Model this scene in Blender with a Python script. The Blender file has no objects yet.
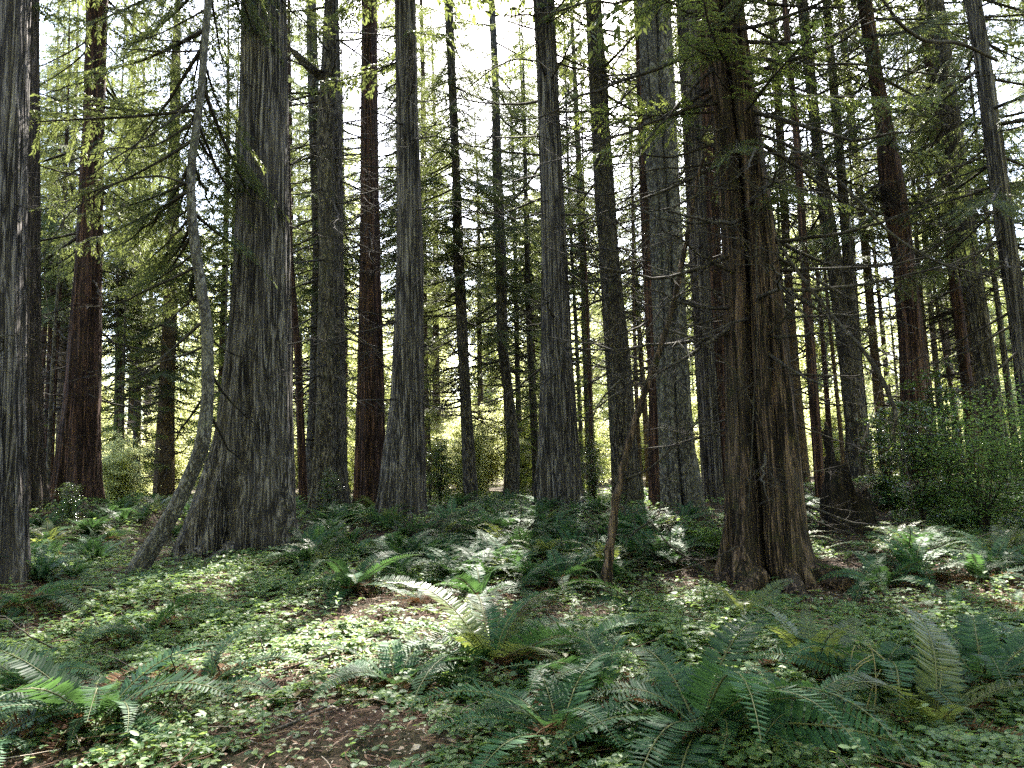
import bpy, math, random
import numpy as np
from mathutils import Matrix, Vector, Quaternion

R = math.radians
rng = np.random.default_rng(7)
random.seed(7)
scene = bpy.context.scene
col = scene.collection

# ------------------------------------------------------------------ camera
W, H, F = 1024, 768, 745.0
PITCH, ROLL = R(6.5), R(1.8)
CAM = np.array([0.0, 0.0, 1.55])
_fw = np.array([0, math.cos(PITCH), math.sin(PITCH)])
_up = np.array([0, -math.sin(PITCH), math.cos(PITCH)])
_rt = np.array([1.0, 0, 0])
UPV = _up * math.cos(ROLL) + _rt * math.sin(ROLL)
RTV = _rt * math.cos(ROLL) - _up * math.sin(ROLL)
cam_d = bpy.data.cameras.new('camera')
cam_d.sensor_width = 36.0
cam_d.lens = 36.0 * F / W
cam_d.clip_start = 0.05
cam_d.clip_end = 1500
cam = bpy.data.objects.new('camera', cam_d)
m = Matrix.Identity(4)
for i in range(3):
    m[i][0], m[i][1], m[i][2], m[i][3] = RTV[i], UPV[i], -_fw[i], CAM[i]
cam.matrix_world = m
col.objects.link(cam)
scene.camera = cam

def ray(u, v):
    return _fw + RTV * ((u - 512) / F) + UPV * ((384 - v) / F)
def at(u, v, D):
    d = ray(u, v)
    return CAM + d * (D / d[1])

# ------------------------------------------------------------------ mesh builder
class MB:
    def __init__(self):
        self.v, self.f, self.n = [], [], 0
    def add(self, verts, faces, mat=0):
        verts = np.asarray(verts, float).reshape(-1, 3)
        faces = np.asarray(faces, int)
        self.v.append(verts)
        self.f.append((faces + self.n, mat))
        self.n += len(verts)
    def build(self, name, mats, parent=None, smooth=False, link=True):
        me = bpy.data.meshes.new(name)
        V = np.concatenate(self.v)
        me.vertices.add(len(V))
        me.vertices.foreach_set('co', V.astype(np.float32).ravel())
        loops = np.concatenate([f.ravel() for f, _ in self.f])
        tot = np.concatenate([np.full(len(f), f.shape[1]) for f, _ in self.f])
        mi = np.concatenate([np.full(len(f), k) for f, k in self.f])
        me.loops.add(len(loops))
        me.loops.foreach_set('vertex_index', loops.astype(np.int32))
        me.polygons.add(len(tot))
        st = np.concatenate([[0], np.cumsum(tot)[:-1]])
        me.polygons.foreach_set('loop_start', st.astype(np.int32))
        me.polygons.foreach_set('material_index', mi.astype(np.int32))
        if smooth:
            me.polygons.foreach_set('use_smooth', np.ones(len(tot), bool) if smooth is True else (mi == 0))
        for mm in (mats if isinstance(mats, (list, tuple)) else [mats]):
            me.materials.append(mm)
        me.update(calc_edges=True)
        me.validate()
        o = bpy.data.objects.new(name, me)
        if link:
            col.objects.link(o)
        if parent:
            o.parent = parent
        return o

def tag(o, label, cat, group=None, kind=None):
    if label: o['label'] = label
    if cat: o['category'] = cat
    if group: o['group'] = group
    if kind: o['kind'] = kind
    return o
def empty(name, loc, label, cat, group=None, rz=0.0):
    o = bpy.data.objects.new(name, None)
    o.empty_display_size = 0.2
    o.location = loc
    o.rotation_euler = (0, 0, rz)
    col.objects.link(o)
    return tag(o, label, cat, group)
def child(src, name, parent, loc=(0, 0, 0), rot=None, scale=1.0):
    c = bpy.data.objects.new(name, src.data)
    col.objects.link(c)
    c.parent = parent
    c.location = loc
    if rot is not None:
        c.rotation_euler = rot
    c.scale = (scale,) * 3 if not isinstance(scale, (tuple, list)) else scale
    return c
def norm(a):
    a = np.asarray(a, float)
    return a / np.maximum(np.linalg.norm(a, axis=-1, keepdims=True), 1e-9)

def tube(mb, P, rad, n=5, mat=0):
    P = np.asarray(P, float); rad = np.broadcast_to(rad, (len(P),))
    T = norm(np.gradient(P, axis=0))
    ref = np.array([0.31, 0.22, 0.92]) if abs(T[0] @ np.array([0.31, 0.22, 0.92])) < .9 else np.array([1.0, 0, 0])
    A = norm(np.cross(T, ref)); B = np.cross(T, A)
    th = np.arange(n) * 2 * math.pi / n
    V = P[:, None] + rad[:, None, None] * (A[:, None] * np.cos(th)[None, :, None] + B[:, None] * np.sin(th)[None, :, None])
    k = len(P)
    i = np.arange(k - 1)[:, None] * n; j = np.arange(n)[None]
    j2 = (j + 1) % n
    q = np.stack([i + j, i + j2, i + n + j2, i + n + j], -1).reshape(-1, 4)
    mb.add(V.reshape(-1, 3), q, mat)

def kites(P, D, N, L, Wd, sag=0.12):
    """leaf shaped quads: P roots, D directions, N normals"""
    D = norm(D); S = norm(np.cross(D, N)); N2 = np.cross(S, D)
    L = np.broadcast_to(L, (len(P),))[:, None]; Wd = np.broadcast_to(Wd, (len(P),))[:, None]
    mid = P + D * L * .42
    tip = P + D * L - np.array([0, 0, 1.0]) * L * sag
    lift = N2 * Wd * .18
    return np.stack([P, mid + S * Wd * .5 + lift, tip, mid - S * Wd * .5 + lift], 1)
def add_kites(mb, K, mat=0):
    n = len(K)
    mb.add(K.reshape(-1, 3), np.arange(n * 4).reshape(n, 4), mat)
def leaf6(P, D, N, L, Wd, cup=.15):
    """rounded leaf folded along the midrib: two quads"""
    D = norm(D); S = norm(np.cross(D, N)); N2 = np.cross(S, D)
    L = np.broadcast_to(L, (len(P),))[:, None]; Wd = np.broadcast_to(Wd, (len(P),))[:, None]
    up = N2 * Wd * cup
    return np.stack([P, P + D * L * .28 + S * Wd * .46 + up, P + D * L * .72 + S * Wd * .40 + up,
                     P + D * L, P + D * L * .72 - S * Wd * .40 + up, P + D * L * .28 - S * Wd * .46 + up], 1)
def add_leaf6(mb, K, mat=0):
    n = len(K); b = np.arange(n)[:, None] * 6
    q = np.concatenate([b + np.array([[0, 1, 2, 3]]), b + np.array([[0, 3, 4, 5]])])
    mb.add(K.reshape(-1, 3), q, mat)

# ------------------------------------------------------------------ smooth noise
def vnoise(x, y, seed, per=None):
    r = np.random.default_rng(seed).random((64, 512))
    x = np.asarray(x, float); y = np.asarray(y, float)
    xi = np.floor(x).astype(int); yi = np.floor(y).astype(int)
    fx = x - xi; fy = y - yi
    fx = fx * fx * (3 - 2 * fx); fy = fy * fy * (3 - 2 * fy)
    p = per or 512
    a = xi % p % 512; b = (xi + 1) % p % 512
    c = yi % 64; d = (yi + 1) % 64
    return (r[c, a] * (1 - fx) + r[c, b] * fx) * (1 - fy) + (r[d, a] * (1 - fx) + r[d, b] * fx) * fy

# ------------------------------------------------------------------ materials
def newmat(name):
    mt = bpy.data.materials.new(name); mt.use_nodes = True
    nt = mt.node_tree; nt.nodes.clear()
    out = nt.nodes.new('ShaderNodeOutputMaterial')
    return mt, nt, out
def ramp(nt, fac, stops):
    r = nt.nodes.new('ShaderNodeValToRGB')
    els = r.color_ramp.elements
    while len(els) < len(stops): els.new(.5)
    for e, (p, c) in zip(els, stops):
        e.position = p; e.color = (*c, 1)
    nt.links.new(fac, r.inputs[0])
    return r.outputs[0]
def noise(nt, vec, scale, detail=4, rough=.6):
    n = nt.nodes.new('ShaderNodeTexNoise')
    n.inputs['Scale'].default_value = scale; n.inputs['Detail'].default_value = detail
    n.inputs['Roughness'].default_value = rough
    nt.links.new(vec, n.inputs['Vector'])
    return n.outputs['Fac']
def mix(nt, fac, a, b, mode='MIX'):
    x = nt.nodes.new('ShaderNodeMix'); x.data_type = 'RGBA'; x.blend_type = mode
    for s, val in ((x.inputs[0], fac), (x.inputs[6], a), (x.inputs[7], b)):
        if isinstance(val, (int, float)): s.default_value = val
        elif isinstance(val, tuple): s.default_value = (*val, 1)
        else: nt.links.new(val, s)
    return x.outputs[2]
def mapping(nt, scale, src='Object'):
    t = nt.nodes.new('ShaderNodeTexCoord'); mp = nt.nodes.new('ShaderNodeMapping')
    mp.inputs['Scale'].default_value = scale
    nt.links.new(t.outputs[src], mp.inputs['Vector'])
    return mp.outputs[0]

def bark(name, dark, mid, light, patch, fib=12, zs=.035, bump=.05, moss=None):
    mt, nt, out = newmat(name)
    v = mapping(nt, (1, 1, zs)); v2 = mapping(nt, (1, 1, .35)); v3 = mapping(nt, (1, 1, 1))
    def crack(sc, det):
        n = nt.nodes.new('ShaderNodeTexNoise')
        n.inputs['Scale'].default_value = sc; n.inputs['Detail'].default_value = det
        n.inputs['Roughness'].default_value = .55; n.inputs['Distortion'].default_value = .35
        nt.links.new(v, n.inputs['Vector'])
        q = nt.nodes.new('ShaderNodeMath'); q.operation = 'SUBTRACT'; q.inputs[1].default_value = .5
        nt.links.new(n.outputs['Fac'], q.inputs[0])
        w = nt.nodes.new('ShaderNodeMath'); w.operation = 'ABSOLUTE'
        nt.links.new(q.outputs[0], w.inputs[0])
        return w.outputs[0]
    c1 = crack(fib, 3); c2 = crack(fib * 2.3, 3)
    f0 = noise(nt, v, fib * 1.6, 5, .7)
    c = ramp(nt, f0, [(.36, mid), (.66, light)])
    c = mix(nt, ramp(nt, c2, [(0, (1, 1, 1)), (.05, (.35, .35, .35)), (.10, (0, 0, 0))]), c, dark)  # dark furrows: dirt plus crevice shade put into the colour
    c = mix(nt, ramp(nt, c1, [(0, (1, 1, 1)), (.035, (.8, .8, .8)), (.085, (0, 0, 0))]), c, dark)
    hh = nt.nodes.new('ShaderNodeMath'); hh.operation = 'MINIMUM'
    nt.links.new(c1, hh.inputs[0]); hh.inputs[1].default_value = .12
    f1 = nt.nodes.new('ShaderNodeMath'); f1.operation = 'MULTIPLY_ADD'
    nt.links.new(hh.outputs[0], f1.inputs[0]); f1.inputs[1].default_value = 6.0; nt.links.new(f0, f1.inputs[2])
    f1 = f1.outputs[0]
    f2 = noise(nt, v2, 2.2, 5, .65)
    pm = ramp(nt, f2, [(.46, (0, 0, 0)), (.62, (1, 1, 1))])
    pc = mix(nt, .3, c, patch)
    c = mix(nt, pm, c, pc)
    if moss:
        f3 = noise(nt, v3, 3.1, 6, .7)
        c = mix(nt, ramp(nt, f3, [(.55, (0, 0, 0)), (.72, (.75, .75, .75))]), c, moss)
    f4 = noise(nt, v3, 60, 3, .7)
    c = mix(nt, .35, c, ramp(nt, f4, [(.3, (.35, .35, .35)), (.7, (1, 1, 1))]), 'MULTIPLY')
    p = nt.nodes.new('ShaderNodeBsdfPrincipled')
    p.inputs['Roughness'].default_value = .9
    p.inputs['Specular IOR Level'].default_value = .2
    nt.links.new(c, p.inputs['Base Color'])
    b = nt.nodes.new('ShaderNodeBump'); b.inputs['Strength'].default_value = 1.0
    b.inputs['Distance'].default_value = bump
    nt.links.new(f1, b.inputs['Height']); nt.links.new(b.outputs[0], p.inputs['Normal'])
    nt.links.new(p.outputs[0], out.inputs[0])
    return mt

def leafmat(name, stops, trans, tfac=.4, rough=.45, spec=.4, objvar=.25):
    """stops: leaf colours picked leaf by leaf; trans: colour of light let through"""
    mt, nt, out = newmat(name)
    g = nt.nodes.new('ShaderNodeNewGeometry')
    c = ramp(nt, g.outputs['Random Per Island'], stops)
    oi = nt.nodes.new('ShaderNodeObjectInfo')
    hs = nt.nodes.new('ShaderNodeHueSaturation')
    mr = nt.nodes.new('ShaderNodeMapRange')
    mr.inputs['To Min'].default_value = 1 - objvar; mr.inputs['To Max'].default_value = 1 + objvar
    nt.links.new(oi.outputs['Random'], mr.inputs['Value']); nt.links.new(mr.outputs[0], hs.inputs['Value'])
    nt.links.new(c, hs.inputs['Color'])
    c = hs.outputs[0]
    p = nt.nodes.new('ShaderNodeBsdfPrincipled')
    p.inputs['Roughness'].default_value = rough
    p.inputs['Specular IOR Level'].default_value = spec
    nt.links.new(c, p.inputs['Base Color'])
    t = nt.nodes.new('ShaderNodeBsdfTranslucent')
    tc = mix(nt, .75, c, trans)
    nt.links.new(tc, t.inputs['Color'])
    ms = nt.nodes.new('ShaderNodeMixShader'); ms.inputs[0].default_value = tfac
    nt.links.new(p.outputs[0], ms.inputs[1]); nt.links.new(t.outputs[0], ms.inputs[2])
    nt.links.new(ms.outputs[0], out.inputs[0])
    return mt

B_GREY = bark('cedar_bark_grey', (.014, .011, .010), (.15, .13, .12), (.33, .295, .28), (.18, .155, .14))
B_BROWN = bark('cedar_bark_brown', (.02, .014, .011), (.11, .083, .068), (.22, .175, .15), (.10, .078, .064), moss=(.07, .075, .035))
B_RED = bark('cedar_bark_red', (.016, .008, .006), (.125, .062, .046), (.22, .122, .094), (.10, .07, .058))
B_SPLIT = bark('cedar_bark_dark', (.010, .007, .006), (.125, .076, .058), (.245, .17, .135), (.135, .105, .08), moss=(.05, .055, .022))
B_FIR = bark('fir_bark', (.024, .019, .016), (.15, .13, .11), (.28, .24, .205), (.13, .125, .09), fib=12, zs=.2, bump=.04, moss=(.09, .095, .05))
B_PALE = bark('alder_bark', (.035, .03, .027), (.165, .15, .14), (.29, .27, .25), (.14, .135, .115), fib=10, zs=.5, bump=.01, moss=(.12, .13, .07))
B_TAN = bark('sunny_bark', (.08, .055, .035), (.22, .15, .09), (.34, .24, .15), (.20, .14, .08), fib=18, zs=.25)  # tan tone of sunlit trunks put into the bark colour
B_TWIG = bark('twig_bark', (.022, .017, .015), (.065, .053, .046), (.13, .115, .105), (.075, .075, .055), fib=14, zs=.6, bump=.004)
B_ROT = bark('rotten_wood', (.008, .006, .005), (.03, .02, .015), (.075, .05, .035), (.05, .04, .02), fib=18, zs=.12, bump=.05, moss=(.04, .045, .018))

L_CEDAR = leafmat('cedar_sprays', [(0, (.022, .038, .018)), (.5, (.042, .064, .027)), (1, (.085, .098, .04))], (.27, .32, .085), .30, .55, .3)
L_HEMLOCK = leafmat('hemlock_sprays', [(0, (.03, .05, .018)), (.5, (.06, .085, .028)), (1, (.12, .14, .045))], (.38, .46, .09), .42, .5, .3)
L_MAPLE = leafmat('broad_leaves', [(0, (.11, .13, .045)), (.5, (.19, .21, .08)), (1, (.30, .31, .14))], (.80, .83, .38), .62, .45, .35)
L_GLOSSY = leafmat('glossy_leaves', [(0, (.012, .03, .012)), (.5, (.025, .055, .02)), (1, (.05, .08, .03))], (.25, .36, .06), .22, .24, .6)
L_BUSH = leafmat('bush_leaves', [(0, (.03, .07, .024)), (.5, (.07, .13, .045)), (1, (.14, .20, .075))], (.38, .56, .12), .45, .5, .22)
L_COVER = leafmat('herb_leaves', [(0, (.04, .08, .038)), (.4, (.075, .13, .056)), (.75, (.12, .18, .078)), (.95, (.18, .21, .095)), (1, (.14, .085, .045))], (.36, .52, .12), .35, .5, .2, .05)
L_FERN = leafmat('fern_leaf', [(0, (.014, .042, .02)), (.6, (.026, .068, .03)), (1, (.05, .10, .04))], (.16, .32, .08), .2, .55, .13, .35)
L_FERNY = leafmat('fern_leaf_pale', [(0, (.035, .058, .018)), (.6, (.06, .085, .025)), (1, (.10, .115, .035))], (.32, .38, .08), .32, .42, .4, .3)
L_DEAD = leafmat('dead_fern_leaf', [(0, (.05, .022, .012)), (.6, (.10, .048, .026)), (1, (.17, .10, .055))], (.28, .14, .06), .2, .8, .1, .3)
L_LITTER = leafmat('litter_bits', [(0, (.035, .018, .012)), (.4, (.10, .052, .036)), (.75, (.19, .125, .09)), (1, (.38, .33, .28))], (.15, .1, .06), .05, .85, .15, 0)
M_RACHIS = leafmat('fern_rachis', [(0, (.06, .075, .025)), (1, (.13, .13, .05))], (.2, .25, .08), .1, .6, .3, .2)
M_STALK = leafmat('dry_stalk', [(0, (.20, .17, .08)), (1, (.36, .31, .17))], (.4, .35, .15), .15, .7, .2, .2)

def ground_mat():
    mt, nt, out = newmat('forest_soil')
    v = mapping(nt, (1, 1, 1))
    a = noise(nt, v, .9, 6, .65); b = noise(nt, v, 24, 6, .75); c3 = noise(nt, v, 95, 3, .7)
    c = ramp(nt, b, [(.28, (.016, .011, .008)), (.5, (.06, .036, .026)), (.75, (.13, .085, .062))])
    c2 = ramp(nt, b, [(.3, (.014, .014, .008)), (.55, (.045, .045, .022)), (.8, (.09, .085, .045))])
    cc = mix(nt, ramp(nt, a, [(.42, (0, 0, 0)), (.6, (1, 1, 1))]), c, c2)
    cc = mix(nt, .5, cc, ramp(nt, c3, [(.35, (.3, .3, .3)), (.65, (1, 1, 1))]), 'MULTIPLY')
    p = nt.nodes.new('ShaderNodeBsdfPrincipled'); p.inputs['Roughness'].default_value = .95
    p.inputs['Specular IOR Level'].default_value = .15
    nt.links.new(cc, p.inputs['Base Color'])
    bp = nt.nodes.new('ShaderNodeBump'); bp.inputs['Distance'].default_value = .03
    nt.links.new(b, bp.inputs['Height']); nt.links.new(bp.outputs[0], p.inputs['Normal'])
    nt.links.new(p.outputs[0], out.inputs[0])
    return mt
M_GROUND = ground_mat()

# ------------------------------------------------------------------ ground
CP = [(-25, 575, 10), (18, 508, 18), (77, 502, 20), (163, 494, 32), (240, 550, 14), (135, 579, 11.8), (303, 502, 22), (330, 517, 19),
      (370, 508, 20), (400, 519, 17), (472, 505, 24), (510, 503, 26), (560, 515, 17), (626, 506, 17.5), (657, 502, 16),
      (690, 503, 15), (770, 583, 9.5), (800, 484, 20), (848, 520, 13), (857, 492, 19), (916, 462, 17), (975, 530, 11.5),
      (1060, 520, 13), (940, 548, 11)]
CPW = np.array([at(*c) for c in CP])
def ground_z(x, y):
    x = np.asarray(x, float); y = np.asarray(y, float)
    t = np.clip((y - 7) / 14, 0, 1); prior = .42 * t * t * (3 - 2 * t)
    num = prior * .35; den = np.full(np.broadcast(x, y).shape, .35)
    for p in CPW:
        w = np.exp(-((x - p[0]) ** 2 + (y - p[1]) ** 2) / (2 * 1.6 ** 2))
        num = num + w * p[2]; den = den + w
    z = num / den
    far = np.clip((np.hypot(x, y - 10) - 45) / 200, 0, 1)
    bump = (vnoise(x * .9 + 50, y * .9 + 20, 3) - .5) * .14 + (vnoise(x * 2.6 + 90, y * 2.6, 4) - .5) * .06
    return z + bump * (1 - far) + far * 0.0
def ground_hit(u, v):
    d = ray(u, v)
    t = np.linspace(2, 70, 4000)
    P = CAM + d[None] * t[:, None]
    k = np.argmax(P[:, 2] < ground_z(P[:, 0], P[:, 1]))
    return P[k] if k > 0 else P[-1]

def grid_axis(lo, hi, fine_lo, fine_hi, step):
    a = list(np.arange(fine_lo, fine_hi + 1e-6, step))
    s, x = step, fine_hi
    while x < hi:
        s *= 1.25; x += s; a.append(min(x, hi))
    s, x = step, fine_lo
    while x > lo:
        s *= 1.25; x -= s; a.insert(0, max(x, lo))
    return np.array(a)
gx = grid_axis(-600, 600, -14, 14, .09); gy = grid_axis(-300, 900, 1.5, 26, .09)
X, Y = np.meshgrid(gx, gy)
Z = ground_z(X, Y) + (vnoise(X * 9, Y * 9, 9) - .5) * .035 + (vnoise(X * 4.3, Y * 4.3, 19) - .5) * .04
mb = MB()
nx, ny = len(gx), len(gy)
i = np.arange(ny - 1)[:, None] * nx; j = np.arange(nx - 1)[None]
mb.add(np.stack([X, Y, Z], -1).reshape(-1, 3), np.stack([i + j, i + j + 1, i + nx + j + 1, i + nx + j], -1).reshape(-1, 4))
g = mb.build('ground', M_GROUND, smooth=True)
g['kind'] = 'structure'

# ------------------------------------------------------------------ branch templates
def rot_z(a):
    c, s = math.cos(a), math.sin(a)
    return np.array([[c, -s, 0], [s, c, 0], [0, 0, 1]])
def rot_y(a):
    c, s = math.cos(a), math.sin(a)
    return np.array([[c, 0, s], [0, 1, 0], [-s, 0, c]])

def bough_parts(L, r, leaf=.10, step=.085, droop=.35, up=.25, dens=1.0, flat=.7, wid=(.30, .48), pack=.28):
    """a live bough growing along +X: (wood tubes, leaf quads)"""
    s = np.linspace(0, 1, 10)
    wig = r.normal(0, .03, 10).cumsum() * L * .25
    P = np.stack([L * s, wig * s, L * (-droop * s + up * s * s)], 1)
    tubes = [(P, np.linspace(.011 * L ** .9 + .004, .003, 10), 4)]
    K = []
    n = int(L / step)
    for k in range(n):
        t = .10 + .9 * (k + r.random() * .8) / n
        if t > 1: continue
        if r.random() > .92 * dens: continue
        base = np.array([np.interp(t, s, P[:, c]) for c in range(3)])
        side = 1 if k % 2 else -1
        l = (L * .34 * (1 - t) ** .65 + .10) * r.uniform(.6, 1.15)
        a = side * r.uniform(.6, 1.15)
        d = np.array([math.cos(a), math.sin(a), r.uniform(-.45, .05)])
        d /= np.linalg.norm(d)
        q = np.linspace(0, 1, 4)[:, None]
        Q = base + d * l * q + np.array([0, 0, -1]) * l * .35 * q ** 2
        tubes.append((Q, np.array([.0045, .0035, .0025, .0015]), 3))
        mm = max(3, int(l / (leaf * pack)))
        tt = (np.arange(mm) + r.random(mm)) / mm
        pos = base + d * l * tt[:, None] + np.array([0, 0, -1]) * l * .35 * (tt ** 2)[:, None]
        sd = np.where(np.arange(mm) % 2, 1, -1) * r.uniform(.35, 1.1, mm)
        dz = -.25 - .5 * tt
        h = math.atan2(d[1], d[0])
        ld = np.stack([np.cos(h + sd), np.sin(h + sd), dz + r.normal(0, .18, mm)], 1)
        nn = np.stack([r.normal(0, flat * .5, mm), r.normal(0, flat * .5, mm), np.ones(mm)], 1)
        ll = leaf * r.uniform(.55, 1.25, mm)
        K.append(kites(pos, ld, nn, ll, ll * r.uniform(*wid, mm)))
    return tubes, np.concatenate(K)

def xf_tubes(mb, tubes, M, off, sc=1.0, mat=0, mintw=0):
    for (P, rad, n) in tubes:
        tube(mb, (P @ M.T) * sc + off, np.asarray(rad) * sc, n, mat)

def make_bough(name, L, seed, leafm, **kw):
    r = np.random.default_rng(seed)
    tb, K = bough_parts(L, r, **kw)
    mb = MB()
    xf_tubes(mb, tb, np.eye(3), 0)
    add_kites(mb, K, 1)
    return mb.build(name, [B_TWIG, leafm], link=False)

def dead_parts(L, r, droop=.2, curl=.1, nsub=14):
    s = np.linspace(0, 1, 12)
    wy = np.convolve(r.normal(0, 1, 12), np.ones(4) / 4, 'same') * .09 * L * s
    wz = np.convolve(r.normal(0, 1, 12), np.ones(4) / 4, 'same') * .06 * L * s
    P = np.stack([L * s, wy, L * (-droop * s + curl * s * s) + wz], 1)
    tubes = [(P, np.linspace(.012 * L ** .7 + .005, .003, 12), 5)]
    for k in range(nsub):
        t = r.uniform(.15, .98)
        b = np.array([np.interp(t, s, P[:, c]) for c in range(3)])
        l = L * r.uniform(.12, .42) * (1.1 - t * .6)
        a = r.choice([-1, 1]) * r.uniform(.4, 1.2)
        d = np.array([math.cos(a), math.sin(a), r.normal(-.1, .4)])
        q = np.linspace(0, 1, 6)[:, None]
        bend = r.normal(0, .22, 3)
        Q = b + d * l * q + bend * l * q ** 2
        tubes.append((Q, np.linspace(.0052, .0022, 6), 3))
        for _ in range(r.integers(0, 4)):
            t2 = r.uniform(.25, .9)
            b2 = b + d * l * t2 + bend * l * t2 ** 2
            d2 = d + r.normal(0, .7, 3)
            l2 = l * r.uniform(.2, .5)
            Q2 = b2 + d2 * l2 * np.linspace(0, 1, 4)[:, None] + r.normal(0, .2, 3) * l2 * (np.linspace(0, 1, 4)[:, None] ** 2)
            tubes.append((Q2, np.array([.0032, .0027, .002, .0015]), 3))
    return tubes
DEAD = []
for k in range(10):
    r = np.random.default_rng(100 + k)
    mb = MB()
    xf_tubes(mb, dead_parts(2.0, r, droop=r.uniform(-.05, .45), curl=r.uniform(-.1, .4), nsub=int(r.integers(8, 20))), np.eye(3), 0)
    DEAD.append(mb.build('dead_branch', B_TWIG, smooth=True, link=False))
BOUGH = [make_bough('bough', 2.6, 200 + k, L_CEDAR, leaf=.058, step=.05, flat=1.0, wid=(.25, .4), pack=.26, droop=.25 + .06 * k, up=.1 + .05 * k) for k in range(5)]
FINE = [make_bough('bough', 1.9, 300 + k, L_CEDAR if k % 2 else L_HEMLOCK, leaf=.05, step=.042, droop=.2 + .07 * k, up=.05, flat=.6, wid=(.26, .4)) for k in range(4)]  # brighter hemlock colour on alternate boughs paints in direct sun

# crown templates -------------------------------------------------------------
CB = [bough_parts(3.0, np.random.default_rng(400 + k), leaf=.16, step=.10, droop=.2 + .07 * k, up=.15, flat=1.1, wid=(.38, .62)) for k in range(6)]
CBF = [bough_parts(3.0, np.random.default_rng(420 + k), leaf=.098, step=.052, droop=.2 + .07 * k, up=.15, flat=1.2, wid=(.36, .6)) for k in range(6)]
def make_crown(seed, z0, z1, nb, Lb, Lt, src=CB, leafm=L_CEDAR, bare=0):
    r = np.random.default_rng(seed)
    mb = MB()
    ks = []
    for k in range(nb):
        t = (k + r.random()) / nb
        z = z0 + (z1 - z0) * t
        L = (Lb + (Lt - Lb) * t) * r.uniform(.55, 1.15)
        if t < .12: L *= .75
        tb, K = src[r.integers(len(src))]
        M = rot_z(k * 2.39996 + r.uniform(-.5, .5)) @ rot_y(r.uniform(-.25, .2))
        off = np.array([0, 0, z])
        xf_tubes(mb, tb[:1] + tb[1::4], M, off, L / 3.0)
        keep = r.random(len(K)) < .85
        ks.append((K[keep] @ M.T) * (L / 3.0) * 1.0 + off)
    for k in range(bare):
        tb = dead_parts(r.uniform(1, 2.6), r, droop=r.uniform(0, .5), curl=r.uniform(-.1, .4), nsub=9)
        tb = [(P, np.asarray(w) * 1.7, 3) for P, w, _ in tb]
        xf_tubes(mb, tb, rot_z(r.uniform(0, 6.28)) @ rot_y(r.uniform(-.3, .3)), np.array([0, 0, r.uniform(1.2, z0 + 3)]))
    add_kites(mb, np.concatenate(ks), 1)
    return mb.build('crown', [B_TWIG, leafm], link=False)
HIGH = [make_crown(500 + k, 0, 15, 36, 3.8, .8) for k in range(4)]            # upper crowns over bare stems
FULL = [make_crown(520 + k, 6.5, 25, 135, 3.1, .5, CBF, bare=46) for k in range(4)]      # far trees leafy nearly to the ground
YOUNG = [make_crown(540 + k, .4, 7, 60, 1.7, .25, CBF, L_HEMLOCK) for k in range(3)]

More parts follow.
